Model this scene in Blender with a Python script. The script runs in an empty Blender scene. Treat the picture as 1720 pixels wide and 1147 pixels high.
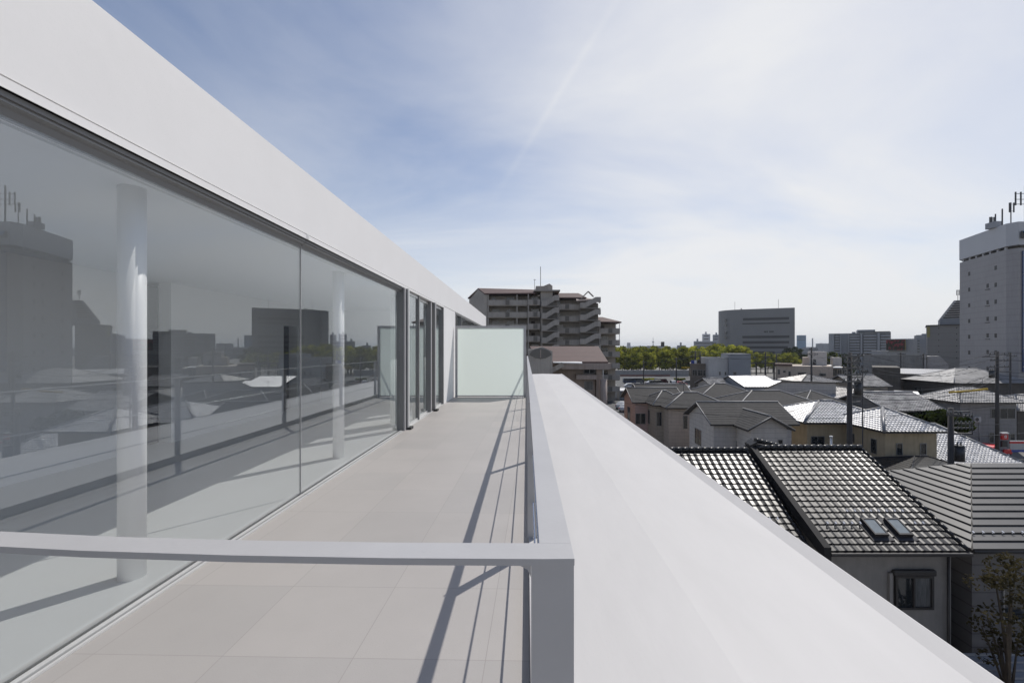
import bpy, math, random
from mathutils import Vector, Matrix
random.seed(7)
R = math.radians
scn = bpy.context.scene
COL = scn.collection
CAMZ = 1.5
F = 740.0
VPX = 884.0             # picture column straight ahead along the balcony
GZ = -11.0            # street level; the balcony floor is z = 0

# ---------------------------------------------------------------- camera
cd = bpy.data.cameras.new('camera')
cam = bpy.data.objects.new('camera', cd)
COL.objects.link(cam)
cam.location = (0, 0, CAMZ)
cam.rotation_euler = (R(90), 0, 0)
cd.sensor_width = 36
cd.lens = F / 1720 * 36
cd.shift_y = 12.5 / 1720
cd.shift_x = -(VPX - 860) / 1720
cd.clip_start = 0.05
cd.clip_end = 30000
scn.camera = cam

# ---------------------------------------------------------------- light
SUN = Vector((0.466, 0.57, 1.0)).normalized()
sl = bpy.data.lights.new('sun', 'SUN')
so = bpy.data.objects.new('sun', sl)
COL.objects.link(so)
sl.energy = 3.6
sl.angle = R(0.53)
sl.color = (1.0, 0.955, 0.895)
so.rotation_euler = SUN.to_track_quat('Z', 'Y').to_euler()

scn.view_settings.view_transform = 'Standard'
scn.view_settings.look = 'None'
scn.view_settings.exposure = 0.0
scn.view_settings.gamma = 1.0
scn.cycles.max_bounces = 10
scn.cycles.transparent_max_bounces = 16
scn.cycles.caustics_reflective = False
scn.cycles.caustics_refractive = False

w = bpy.data.worlds.new('World')
scn.world = w
w.use_nodes = True
nt = w.node_tree
nt.nodes.clear()
N = nt.nodes.new
L = nt.links.new


def vm(op, a, b=None):
    n = N('ShaderNodeVectorMath'); n.operation = op
    L(a, n.inputs[0]) if not isinstance(a, tuple) else setattr(n.inputs[0], 'default_value', a)
    if b is not None:
        L(b, n.inputs[1]) if not isinstance(b, tuple) else setattr(n.inputs[1], 'default_value', b)
    return n


def mth(op, a, b=0.0, c=0.0, clamp=False):
    n = N('ShaderNodeMath'); n.operation = op; n.use_clamp = clamp
    for i, v in enumerate((a, b, c)):
        if isinstance(v, (int, float)):
            n.inputs[i].default_value = v
        else:
            L(v, n.inputs[i])
    return n.outputs[0]


sky = N('ShaderNodeTexSky')
sky.sky_type = 'NISHITA'
sky.sun_disc = False
sky.sun_elevation = math.asin(SUN.z)
sky.sun_rotation = math.atan2(SUN.x, SUN.y)
sky.altitude = 50
sky.air_density = 1.0
sky.dust_density = 0.6
sky.ozone_density = 1.6
tc = N('ShaderNodeTexCoord')
D = tc.outputs['Generated']
sep = N('ShaderNodeSeparateXYZ'); L(D, sep.inputs[0])
dz = sep.outputs['Z']
# thin cirrus on a flat layer high above: direction divided by its height
den = mth('ADD', mth('MAXIMUM', dz, 0.0), 0.18)
lay = N('ShaderNodeCombineXYZ')
L(mth('DIVIDE', sep.outputs['X'], den), lay.inputs[0])
L(mth('DIVIDE', sep.outputs['Y'], den), lay.inputs[1])
mp = N('ShaderNodeMapping'); L(lay.outputs[0], mp.inputs[0])
mp.inputs['Rotation'].default_value = (0, 0, R(35)); mp.inputs['Scale'].default_value = (0.55, 1.0, 1)
nz = N('ShaderNodeTexNoise'); L(mp.outputs[0], nz.inputs['Vector'])
nz.inputs['Scale'].default_value = 1.1; nz.inputs['Detail'].default_value = 7; nz.inputs['Roughness'].default_value = 0.55
nz.inputs['Distortion'].default_value = 0.6
sd = vm('DOT_PRODUCT', D, tuple(SUN)).outputs['Value']
sc = vm('DOT_PRODUCT', D, tuple(Vector((0.47, 1.0, 0.95)).normalized())).outputs['Value']     # bright glow ahead, painted into the sky with the cloud colour
near = mth('POWER', mth('MAXIMUM', sc, 0.0), 7.0)
hor = mth('POWER', mth('SUBTRACT', 1.0, mth('MAXIMUM', dz, 0.0), clamp=True), 3.7)
cf = mth('ADD', mth('MULTIPLY', nz.outputs[0], 1.5), -0.86)
cf = mth('ADD', cf, mth('MULTIPLY', near, 1.0))
cf = mth('ADD', cf, mth('MULTIPLY', hor, 1.3))
cf = mth('MINIMUM', mth('MAXIMUM', cf, 0.0), 0.94)
# one old contrail, a thin plane through the viewer
p1 = Vector((0.197, 1.0, 0.778)).normalized()
p2 = Vector((-0.045, 1.0, 0.385)).normalized()
cn = p1.cross(p2).normalized()
off = mth('ABSOLUTE', vm('DOT_PRODUCT', D, tuple(cn)).outputs['Value'])
band = mth('SUBTRACT', 1.0, mth('DIVIDE', off, 0.010), clamp=True)
mid = (p1 + p2).normalized()
al = mth('MULTIPLY', mth('SUBTRACT', vm('DOT_PRODUCT', D, tuple(mid)).outputs['Value'], math.cos(R(15))), 16.0, clamp=True)
ct = mth('MULTIPLY', mth('MULTIPLY', band, al), 0.14)
cf = mth('ADD', cf, ct, clamp=True)
mix = N('ShaderNodeMix'); mix.data_type = 'RGBA'
L(cf, mix.inputs['Factor'])
tint = N('ShaderNodeMix'); tint.data_type = 'RGBA'; tint.blend_type = 'MULTIPLY'
tint.inputs['Factor'].default_value = 1.0
L(sky.outputs[0], tint.inputs['A']); tint.inputs['B'].default_value = (1.07, 1.03, 1.07, 1)
L(tint.outputs['Result'], mix.inputs['A'])
mix.inputs['B'].default_value = (8.6, 8.65, 8.75, 1)
bg = N('ShaderNodeBackground'); bg.inputs['Strength'].default_value = 0.1
L(mix.outputs['Result'], bg.inputs[0])
wo = N('ShaderNodeOutputWorld'); L(bg.outputs[0], wo.inputs[0])


# ---------------------------------------------------------------- materials
def mat(name, col, rough=0.6, var=0.0, vscale=3.0, bump=0.0, bscale=30.0, spec=0.5, metal=0.0, col2=None, dirt=0.0,
        stretch=(1, 1, 1), lines=None, ramp=(0.3, 0.72)):
    m = bpy.data.materials.new(name); m.use_nodes = True
    t = m.node_tree; b = t.nodes['Principled BSDF']
    b.inputs['Roughness'].default_value = rough
    b.inputs['Metallic'].default_value = metal
    b.inputs['Specular IOR Level'].default_value = spec
    c = (*col, 1)
    b.inputs['Base Color'].default_value = c
    tcn = t.nodes.new('ShaderNodeTexCoord'); mpn = t.nodes.new('ShaderNodeMapping')
    t.links.new(tcn.outputs['Object'], mpn.inputs[0]); mpn.inputs['Scale'].default_value = stretch
    if var > 0 or col2:
        n = t.nodes.new('ShaderNodeTexNoise'); n.inputs['Scale'].default_value = vscale; n.inputs['Detail'].default_value = 6
        n.inputs['Roughness'].default_value = 0.62
        t.links.new(mpn.outputs[0], n.inputs['Vector'])
        r = t.nodes.new('ShaderNodeValToRGB')
        r.color_ramp.elements[0].position = ramp[0]; r.color_ramp.elements[1].position = ramp[1]
        lo = tuple(max(0, x * (1 - var)) for x in col); hi = tuple(min(1, x * (1 + var)) for x in col)
        if col2: hi = col2
        r.color_ramp.elements[0].color = (*lo, 1); r.color_ramp.elements[1].color = (*hi, 1)
        t.links.new(n.outputs[0], r.inputs[0]); t.links.new(r.outputs[0], b.inputs['Base Color'])
        out = r.outputs[0]
        if dirt > 0:
            n2 = t.nodes.new('ShaderNodeTexNoise'); n2.inputs['Scale'].default_value = 1.3
            m2 = t.nodes.new('ShaderNodeMapping'); m2.inputs['Scale'].default_value = (4, 4, 0.35)
            t.links.new(tcn.outputs['Object'], m2.inputs[0]); t.links.new(m2.outputs[0], n2.inputs['Vector'])
            mr = t.nodes.new('ShaderNodeMapRange'); mr.inputs[1].default_value = 0.45; mr.inputs[2].default_value = 0.75
            mr.inputs[3].default_value = 1.0; mr.inputs[4].default_value = 1 - dirt
            t.links.new(n2.outputs[0], mr.inputs[0])
            mm = t.nodes.new('ShaderNodeVectorMath'); mm.operation = 'SCALE'
            t.links.new(out, mm.inputs[0]); t.links.new(mr.outputs[0], mm.inputs['Scale'])
            t.links.new(mm.outputs[0], b.inputs['Base Color'])
    if bump > 0:
        n3 = t.nodes.new('ShaderNodeTexNoise'); n3.inputs['Scale'].default_value = bscale; n3.inputs['Detail'].default_value = 4
        t.links.new(mpn.outputs[0], n3.inputs['Vector'])
        bp = t.nodes.new('ShaderNodeBump'); bp.inputs['Strength'].default_value = bump; bp.inputs['Distance'].default_value = 0.02
        t.links.new(n3.outputs[0], bp.inputs['Height']); t.links.new(bp.outputs[0], b.inputs['Normal'])
    if lines:       # horizontal siding or panel joints: (spacing, strength)
        sp, st = lines
        sx = t.nodes.new('ShaderNodeSeparateXYZ'); t.links.new(tcn.outputs['Object'], sx.inputs[0])
        d = t.nodes.new('ShaderNodeMath'); d.operation = 'DIVIDE'; d.inputs[1].default_value = sp
        t.links.new(sx.outputs['Z'], d.inputs[0])
        fr = t.nodes.new('ShaderNodeMath'); fr.operation = 'FRACT'; t.links.new(d.outputs[0], fr.inputs[0])
        g = t.nodes.new('ShaderNodeMath'); g.operation = 'GREATER_THAN'; g.inputs[1].default_value = 0.1
        t.links.new(fr.outputs[0], g.inputs[0])
        bp2 = t.nodes.new('ShaderNodeBump'); bp2.inputs['Strength'].default_value = st; bp2.inputs['Distance'].default_value = 0.02
        t.links.new(g.outputs[0], bp2.inputs['Height'])
        if bump > 0: t.links.new(bp.outputs[0], bp2.inputs['Normal'])
        t.links.new(bp2.outputs[0], b.inputs['Normal'])
        src = b.inputs['Base Color'].links[0].from_socket if b.inputs['Base Color'].links else None
        if src:
            mx = t.nodes.new('ShaderNodeMix'); mx.data_type = 'RGBA'; mx.blend_type = 'MULTIPLY'
            mx.inputs['Factor'].default_value = 1
            cr = t.nodes.new('ShaderNodeMapRange'); cr.inputs[3].default_value = 1 - 0.6 * st; cr.inputs[4].default_value = 1.0
            t.links.new(g.outputs[0], cr.inputs[0])
            t.links.new(src, mx.inputs['A']); t.links.new(cr.outputs[0], mx.inputs['B'])
            t.links.new(mx.outputs['Result'], b.inputs['Base Color'])
    return m


def glassmat(name, tint, base=0.03, gain=2.0, rough=0.0):
    m = bpy.data.materials.new(name); m.use_nodes = True
    t = m.node_tree; t.nodes.clear()
    tr = t.nodes.new('ShaderNodeBsdfTransparent'); tr.inputs[0].default_value = (*tint, 1)
    gl = t.nodes.new('ShaderNodeBsdfAnisotropic') if False else t.nodes.new('ShaderNodeBsdfGlossy')
    gl.inputs['Roughness'].default_value = rough; gl.inputs[0].default_value = (0.93, 0.97, 0.99, 1)
    fr = t.nodes.new('ShaderNodeFresnel'); fr.inputs[0].default_value = 1.5
    ge = t.nodes.new('ShaderNodeNewGeometry')
    # same reflectance from both sides of a thin pane
    iv = t.nodes.new('ShaderNodeMix'); iv.data_type = 'FLOAT'
    iv.inputs['A'].default_value = 1.5; iv.inputs['B'].default_value = 1 / 1.5 * 1.0
    ma = t.nodes.new('ShaderNodeMath'); ma.operation = 'MULTIPLY_ADD'; ma.use_clamp = True
    ma.inputs[1].default_value = gain; ma.inputs[2].default_value = base
    t.links.new(ge.outputs['Backfacing'], iv.inputs['Factor'])
    t.links.new(iv.outputs['Result'], fr.inputs[0])
    t.links.new(fr.outputs[0], ma.inputs[0])
    mx = t.nodes.new('ShaderNodeMixShader'); o = t.nodes.new('ShaderNodeOutputMaterial')
    t.links.new(ma.outputs[0], mx.inputs[0]); t.links.new(tr.outputs[0], mx.inputs[1]); t.links.new(gl.outputs[0], mx.inputs[2])
    t.links.new(mx.outputs[0], o.inputs[0])
    return m


def tilefloor(name, col, size, rot, off):
    m = mat(name, col, 0.5, var=0.05, vscale=1.2, bump=0.05, bscale=120)
    t = m.node_tree; b = t.nodes['Principled BSDF']
    tcn = t.nodes.new('ShaderNodeTexCoord'); mp_ = t.nodes.new('ShaderNodeMapping')
    mp_.inputs['Rotation'].default_value = (0, 0, rot); mp_.inputs['Location'].default_value = (*off, 0)
    t.links.new(tcn.outputs['Object'], mp_.inputs[0])
    br = t.nodes.new('ShaderNodeTexBrick'); br.offset = 0; br.squash = 1
    br.inputs['Scale'].default_value = 1; br.inputs['Mortar Size'].default_value = 0.0022
    br.inputs['Mortar Smooth'].default_value = 0.1
    br.inputs['Brick Width'].default_value = size[0]; br.inputs['Row Height'].default_value = size[1]
    br.inputs['Color1'].default_value = (0.94, 0.94, 0.94, 1); br.inputs['Color2'].default_value = (1.03, 1.02, 1.01, 1)
    br.inputs['Mortar'].default_value = (0.78, 0.77, 0.76, 1); br.inputs['Bias'].default_value = 0
    t.links.new(mp_.outputs[0], br.inputs['Vector'])
    src = b.inputs['Base Color'].links[0].from_socket
    mx = t.nodes.new('ShaderNodeMix'); mx.data_type = 'RGBA'; mx.blend_type = 'MULTIPLY'; mx.inputs['Factor'].default_value = 1
    t.links.new(src, mx.inputs['A']); t.links.new(br.outputs[0], mx.inputs['B'])
    t.links.new(mx.outputs['Result'], b.inputs['Base Color'])
    return m


M = {}
M['plaster'] = mat('white_plaster', (0.77, 0.76, 0.752), 0.75, var=0.02, vscale=1.6, bump=0.06, bscale=9)
M['slab'] = mat('white_coating', (0.515, 0.505, 0.497), 0.6, var=0.04, vscale=1.6, bump=0.12, bscale=5, stretch=(1.6, 0.45, 1))
M['floor'] = tilefloor('beige_floor_tile', (0.378, 0.360, 0.345), (0.645, 0.635), R(1.3), (0.245, 0.42))
M['room_floor'] = mat('room_floor', (0.62, 0.64, 0.64), 0.32, var=0.03, vscale=0.7)
M['room_wall'] = mat('room_wall', (0.78, 0.79, 0.80), 0.8)
M['room_dark'] = mat('dark_panel', (0.10, 0.10, 0.105), 0.6)
M['column'] = mat('column_paint', (0.88, 0.88, 0.88), 0.4)
M['steel'] = mat('grey_painted_steel', (0.42, 0.415, 0.415), 0.36, var=0.05, vscale=4, bump=0.03, bscale=80, metal=0.0)
M['alu'] = mat('aluminium', (0.62, 0.62, 0.61), 0.35, metal=0.3, var=0.04, vscale=8)
M['alu_dark'] = mat('dark_aluminium', (0.24, 0.24, 0.24), 0.4, metal=0.5)
M['inox'] = mat('stainless', (0.75, 0.75, 0.75), 0.2, metal=1.0)
M['track'] = mat('dark_track', (0.20, 0.20, 0.20), 0.5)
M['gasket'] = mat('black_gasket', (0.03, 0.03, 0.03), 0.6)
M['glass'] = glassmat('window_glass', (0.96, 0.965, 0.965), 0.045, 1.0)
M['skyglass'] = mat('skylight_pane', (0.24, 0.27, 0.27), 0.12, spec=1.0, var=0.15, vscale=5)  # grey base colour stands in for sky reflected in the glass
M['pane'] = mat('dark_pane', (0.02, 0.024, 0.028), 0.06, spec=0.8)
M['pane_grey'] = mat('curtained_pane', (0.11, 0.115, 0.12), 0.25, var=0.35, vscale=6, stretch=(6, 6, 0.4))
M['blueglass'] = mat('blue_glass', (0.02, 0.05, 0.14), 0.08, spec=0.9)
M['curtain'] = mat('sheer_curtain', (0.62, 0.66, 0.64), 0.9, var=0.05, vscale=6)
# frosted green partition glass
m = bpy.data.materials.new('frosted_glass'); m.use_nodes = True; t = m.node_tree; t.nodes.clear()
a = t.nodes.new('ShaderNodeBsdfTranslucent'); a.inputs[0].default_value = (0.84, 0.93, 0.88, 1)
d_ = t.nodes.new('ShaderNodeBsdfDiffuse'); d_.inputs[0].default_value = (0.74, 0.81, 0.78, 1)
g_ = t.nodes.new('ShaderNodeBsdfGlossy'); g_.inputs['Roughness'].default_value = 0.25
x1 = t.nodes.new('ShaderNodeMixShader'); x1.inputs[0].default_value = 0.38
x2 = t.nodes.new('ShaderNodeMixShader'); x2.inputs[0].default_value = 0.05
o_ = t.nodes.new('ShaderNodeOutputMaterial')
t.links.new(a.outputs[0], x1.inputs[1]); t.links.new(d_.outputs[0], x1.inputs[2])
t.links.new(x1.outputs[0], x2.inputs[1]); t.links.new(g_.outputs[0], x2.inputs[2]); t.links.new(x2.outputs[0], o_.inputs[0])
M['frost'] = m

M['asphalt'] = mat('asphalt', (0.09, 0.09, 0.09), 0.85, var=0.25, vscale=0.4, bump=0.2, bscale=20)
M['ground'] = mat('town_ground', (0.20, 0.19, 0.17), 0.9, var=0.35, vscale=0.05)
M['concrete'] = mat('concrete', (0.30, 0.295, 0.285), 0.8, var=0.12, vscale=0.6, bump=0.15, bscale=8, dirt=0.2)
M['paint_white'] = mat('road_paint', (0.7, 0.7, 0.68), 0.7, var=0.1)
M['tile_black'] = mat('black_glazed_tile', (0.024, 0.0235, 0.024), 0.34, var=0.4, vscale=5, spec=0.32)
M['tile_silver'] = mat('silver_tile', (0.64, 0.635, 0.63), 0.47, var=0.25, vscale=2, metal=0.5, bump=0.1, bscale=6)
M['tile_worn'] = mat('worn_tile', (0.40, 0.39, 0.38), 0.47, var=0.6, vscale=1.4, metal=0.4, spec=0.6, bump=0.4, bscale=6)
M['tile_mid'] = mat('mid_grey_tile', (0.27, 0.27, 0.275), 0.46, var=0.3, vscale=1.0, metal=0.35)
M['ridge_silver'] = mat('ridge_tile', (0.20, 0.20, 0.205), 0.42, spec=0.7)
M['slate'] = mat('grey_slate', (0.038, 0.0365, 0.036), 0.85, var=0.28, vscale=2.5, bump=0.2, bscale=12)
M['slate_b'] = mat('flat_grey_tile', (0.062, 0.061, 0.062), 0.5, var=0.12, vscale=2)
M['cap'] = mat('pale_ridge_metal', (0.33, 0.32, 0.31), 0.5)
M['metal_white'] = mat('white_metal_roof', (0.66, 0.66, 0.67), 0.42, var=0.06, vscale=1, metal=0.45)
M['metal_grey'] = mat('grey_metal_roof', (0.36, 0.36, 0.37), 0.4, var=0.12, vscale=1.3)
M['metal_dark'] = mat('dark_metal', (0.035, 0.033, 0.035), 0.5, var=0.2, vscale=3)
M['black_board'] = mat('black_board', (0.014, 0.013, 0.013), 0.8)
M['fascia'] = mat('dark_fascia', (0.035, 0.032, 0.032), 0.5)
M['brownroof'] = mat('brown_roof', (0.105, 0.064, 0.057), 0.75, var=0.1, vscale=1.5, lines=(0.5, 0.5))
M['w_grey'] = mat('grey_render', (0.235, 0.222, 0.21), 0.85, var=0.08, vscale=2, bump=0.4, bscale=40, dirt=0.1)
M['w_charcoal'] = mat('charcoal_siding', (0.125, 0.12, 0.122), 0.7, var=0.1, vscale=2, lines=(0.45, 0.6))
M['w_mid'] = mat('mid_grey_siding', (0.24, 0.235, 0.235), 0.8, var=0.08, vscale=2, lines=(0.45, 0.4), dirt=0.1)
M['w_beige'] = mat('beige_siding', (0.45, 0.38, 0.32), 0.8, var=0.08, vscale=2, lines=(0.4, 0.4), dirt=0.12)
M['w_tan'] = mat('tan_siding', (0.38, 0.33, 0.27), 0.8, var=0.08, vscale=2, lines=(0.4, 0.4), dirt=0.12)
M['w_pink'] = mat('pinkish_siding', (0.48, 0.34, 0.30), 0.8, var=0.08, vscale=2, lines=(0.4, 0.4))
M['w_pale'] = mat('pale_siding', (0.52, 0.49, 0.46), 0.8, var=0.07, vscale=2, lines=(0.4, 0.4), dirt=0.12)
M['w_yellow'] = mat('ochre_render', (0.46, 0.375, 0.25), 0.85, var=0.1, vscale=1.5, bump=0.2, dirt=0.15)
M['w_brown'] = mat('brown_wall', (0.20, 0.165, 0.135), 0.8, var=0.12, vscale=0.8, lines=(0.6, 0.4), dirt=0.15)
M['w_dbrown'] = mat('dark_brown_wall', (0.09, 0.08, 0.07), 0.8, var=0.2, vscale=0.8, dirt=0.15)
M['w_white'] = mat('white_siding', (0.46, 0.455, 0.45), 0.75, var=0.07, vscale=0.5, dirt=0.15)
M['w_cool'] = mat('cool_grey_wall', (0.24, 0.255, 0.28), 0.7, var=0.06, vscale=0.5)
M['w_tile'] = mat('white_tile_cladding', (0.325, 0.31, 0.31), 0.55, var=0.05, vscale=0.3, lines=(1.19, 0.22), dirt=0.1)
M['w_crown'] = mat('crown_panel', (0.47, 0.475, 0.49), 0.5, var=0.03, vscale=0.3)
M['w_apt'] = mat('apartment_concrete', (0.38, 0.35, 0.315), 0.85, var=0.12, vscale=0.35, dirt=0.2)
M['w_aptdark'] = mat('dark_concrete_shade', (0.16, 0.15, 0.135), 0.85, var=0.15, vscale=0.5)  # darker copy of the concrete with recess shade in it, also for louvres
M['w_aptwarm'] = mat('warm_concrete', (0.36, 0.30, 0.265), 0.85, var=0.1, vscale=0.5, dirt=0.2)
M['w_office'] = mat('office_panel', (0.20, 0.20, 0.20), 0.6, var=0.05, vscale=0.08, lines=(1.9, 0.15))
M['w_far'] = mat('far_wall', (0.30, 0.31, 0.33), 0.7, var=0.1, vscale=0.1)
M['yellow'] = mat('yellow_cover', (0.55, 0.36, 0.02), 0.6)
M['red'] = mat('red_paint', (0.55, 0.03, 0.03), 0.45)
M['blue'] = mat('blue_paint', (0.04, 0.07, 0.30), 0.5)
M['white'] = mat('white_paint', (0.75, 0.75, 0.75), 0.5)
M['orange'] = mat('orange_plastic', (0.75, 0.22, 0.04), 0.6)
M['pole'] = mat('pole_concrete', (0.065, 0.06, 0.058), 0.85, var=0.12, vscale=3)
M['iron'] = mat('galvanised_iron', (0.07, 0.07, 0.072), 0.5, metal=0.2)
M['wire'] = mat('black_wire', (0.02, 0.02, 0.02), 0.6)
M['ceramic'] = mat('ceramic', (0.13, 0.13, 0.125), 0.3)
M['bark'] = mat('bark', (0.07, 0.055, 0.04), 0.9, var=0.3, vscale=4)
M['hill'] = mat('far_hill', (0.05, 0.07, 0.05), 0.95, var=0.2, vscale=0.01)
M['hedge'] = mat('hedge_green', (0.07, 0.10, 0.015), 0.9, var=0.4, vscale=1.2, bump=1, bscale=6)


def leafmat(name, c1, c2, sc=0.35):
    m = bpy.data.materials.new(name); m.use_nodes = True; t = m.node_tree; t.nodes.clear()
    tcn = t.nodes.new('ShaderNodeTexCoord'); oi = t.nodes.new('ShaderNodeObjectInfo')
    n = t.nodes.new('ShaderNodeTexNoise'); n.inputs['Scale'].default_value = sc; n.inputs['Detail'].default_value = 4
    n.noise_dimensions = '4D'
    t.links.new(tcn.outputs['Object'], n.inputs['Vector'])
    ml = t.nodes.new('ShaderNodeMath'); ml.operation = 'MULTIPLY'; ml.inputs[1].default_value = 20
    t.links.new(oi.outputs['Random'], ml.inputs[0]); t.links.new(ml.outputs[0], n.inputs['W'])
    r = t.nodes.new('ShaderNodeValToRGB'); r.color_ramp.elements[0].position = 0.36; r.color_ramp.elements[1].position = 0.66
    r.color_ramp.elements[0].color = (*c1, 1); r.color_ramp.elements[1].color = (*c2, 1)
    t.links.new(n.outputs[0], r.inputs[0])
    hs = t.nodes.new('ShaderNodeHueSaturation')
    mr = t.nodes.new('ShaderNodeMapRange'); mr.inputs[3].default_value = 0.6; mr.inputs[4].default_value = 1.3
    t.links.new(oi.outputs['Random'], mr.inputs[0]); t.links.new(mr.outputs[0], hs.inputs['Value'])
    t.links.new(r.outputs[0], hs.inputs['Color'])
    df = t.nodes.new('ShaderNodeBsdfDiffuse'); tl = t.nodes.new('ShaderNodeBsdfTranslucent')
    t.links.new(hs.outputs[0], df.inputs[0]); t.links.new(hs.outputs[0], tl.inputs[0])
    mx = t.nodes.new('ShaderNodeMixShader'); mx.inputs[0].default_value = 0.4
    o = t.nodes.new('ShaderNodeOutputMaterial')
    t.links.new(df.outputs[0], mx.inputs[1]); t.links.new(tl.outputs[0], mx.inputs[2]); t.links.new(mx.outputs[0], o.inputs[0])
    return m


M['leaf'] = leafmat('spring_leaves', (0.10, 0.13, 0.03), (0.58, 0.56, 0.08))
M['leaf_dark'] = leafmat('dark_leaves', (0.02, 0.035, 0.01), (0.07, 0.085, 0.02))
M['leaf_dry'] = leafmat('sparse_leaves', (0.035, 0.03, 0.015), (0.10, 0.085, 0.045), 3)


# ---------------------------------------------------------------- mesh helpers
class MB:
    def __init__(s): s.v = []; s.f = []; s.sm = []

    def face(s, pts, smooth=False):
        i = len(s.v); s.v += [tuple(p) for p in pts]; s.f.append(tuple(range(i, i + len(pts)))); s.sm.append(smooth)
        return s

    def box(s, x0, x1, y0, y1, z0, z1):
        i = len(s.v)
        s.v += [(x0, y0, z0), (x1, y0, z0), (x1, y1, z0), (x0, y1, z0), (x0, y0, z1), (x1, y0, z1), (x1, y1, z1), (x0, y1, z1)]
        for q in ((0, 3, 2, 1), (4, 5, 6, 7), (0, 1, 5, 4), (1, 2, 6, 5), (2, 3, 7, 6), (3, 0, 4, 7)):
            s.f.append(tuple(i + k for k in q)); s.sm.append(False)
        return s

    def prism(s, poly, z0, z1):       # footprint polygon (ccw) extruded upward
        n = len(poly); i = len(s.v)
        s.v += [(p[0], p[1], z0) for p in poly] + [(p[0], p[1], z1) for p in poly]
        for k in range(n):
            s.f.append((i + k, i + (k + 1) % n, i + n + (k + 1) % n, i + n + k)); s.sm.append(False)
        s.f.append(tuple(i + n + k for k in range(n))); s.sm.append(False)
        s.f.append(tuple(i + k for k in reversed(range(n)))); s.sm.append(False)
        return s

    def extr(s, poly, axis, a0, a1):  # profile polygon extruded along 'x' or 'y'
        n = len(poly); i = len(s.v)
        if axis == 'y': mk = lambda p, a: (p[0], a, p[1])
        else: mk = lambda p, a: (a, p[0], p[1])
        s.v += [mk(p, a0) for p in poly] + [mk(p, a1) for p in poly]
        for k in range(n):
            s.f.append((i + k, i + (k + 1) % n, i + n + (k + 1) % n, i + n + k)); s.sm.append(False)
        s.f.append(tuple(i + n + k for k in range(n))); s.sm.append(False)
        s.f.append(tuple(i + k for k in reversed(range(n)))); s.sm.append(False)
        return s

    def slab(s, quad, th):            # a polygon with thickness straight down
        n = len(quad); i = len(s.v)
        s.v += [tuple(p) for p in quad] + [(p[0], p[1], p[2] - th) for p in quad]
        s.f.append(tuple(i + k for k in range(n))); s.sm.append(False)
        s.f.append(tuple(i + n + k for k in reversed(range(n)))); s.sm.append(False)
        for k in range(n):
            s.f.append((i + k, i + n + k, i + n + (k + 1) % n, i + (k + 1) % n)); s.sm.append(False)
        return s

    def tube(s, pts, r, n=8, r2=None, cap=True):
        pts = [Vector(p) for p in pts]; i0 = len(s.v); K = len(pts)
        for k, p in enumerate(pts):
            d = (pts[min(k + 1, K - 1)] - pts[max(k - 1, 0)]).normalized()
            u = d.cross(Vector((0, 0, 1))) if abs(d.z) < 0.95 else d.cross(Vector((0, 1, 0)))
            u.normalize(); v = d.cross(u)
            rr = r if r2 is None else r + (r2 - r) * k / (K - 1)
            for a in range(n):
                t = 2 * math.pi * a / n
                s.v.append(tuple(p + (u * math.cos(t) + v * math.sin(t)) * rr))
        for k in range(K - 1):
            for a in range(n):
                s.f.append((i0 + k * n + a, i0 + k * n + (a + 1) % n, i0 + (k + 1) * n + (a + 1) % n, i0 + (k + 1) * n + a)); s.sm.append(n > 5)
        if cap:
            s.f.append(tuple(i0 + a for a in reversed(range(n)))); s.sm.append(False)
            s.f.append(tuple(i0 + (K - 1) * n + a for a in range(n))); s.sm.append(False)
        return s

    def bar(s, p0, p1, wid, hgt):     # flat bar between two points, wid across, hgt upright
        p0 = Vector(p0); p1 = Vector(p1); d = (p1 - p0).normalized()
        u = d.cross(Vector((0, 0, 1)));
        if u.length < 1e-4: u = Vector((1, 0, 0))
        u.normalize(); v = u.cross(d)
        i = len(s.v)
        for p in (p0, p1):
            for a, b in ((-1, -1), (1, -1), (1, 1), (-1, 1)):
                s.v.append(tuple(p + u * a * wid / 2 + v * b * hgt / 2))
        for q in ((0, 1, 2, 3), (7, 6, 5, 4), (0, 4, 5, 1), (1, 5, 6, 2), (2, 6, 7, 3), (3, 7, 4, 0)):
            s.f.append(tuple(i + k for k in q)); s.sm.append(False)
        return s

    def build(s, name, material, parent=None, off=None, bevel=0.0, world=False):
        me = bpy.data.meshes.new(name)
        vs = s.v
        if world and parent is not None:
            l = parent.location if parent.parent is None else parent.matrix_world.translation
            l = WL.get(parent.name, Vector((0, 0, 0)))
            vs = [(a - l.x, b - l.y, c - l.z) for a, b, c in vs]
        me.from_pydata(vs, [], s.f)
        me.polygons.foreach_set('use_smooth', s.sm)
        me.validate(); me.update()
        if isinstance(material, str): material = M[material]
        me.materials.append(material)
        o = bpy.data.objects.new(name, me); COL.objects.link(o)
        if parent is not None: o.parent = parent
        if off is not None: o.location = off
        if bevel > 0:
            b = o.modifiers.new('edge', 'BEVEL'); b.width = bevel; b.segments = 2; b.limit_method = 'ANGLE'
        if world and parent is not None: WL[o.name] = WL.get(parent.name, Vector((0, 0, 0)))
        return o


WL = {}


def tag(o, label=None, cat=None, group=None, kind=None):
    if label: o['label'] = label
    if cat: o['category'] = cat
    if group: o['group'] = group
    if kind: o['kind'] = kind
    return o


def emp(name, label, cat, loc=(0, 0, 0), rot=0.0, group=None):
    o = bpy.data.objects.new(name, None); COL.objects.link(o)
    o.location = loc; o.rotation_euler = (0, 0, rot); o.empty_display_size = 0.2
    WL[o.name] = Vector(loc)
    return tag(o, label, cat, group)


def struct(o, label=None):
    o['kind'] = 'structure'
    if label: o['label'] = label
    return o


def X(px, Y):            # world x of picture column px at distance Y
    return (px - VPX) / F * Y


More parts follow.
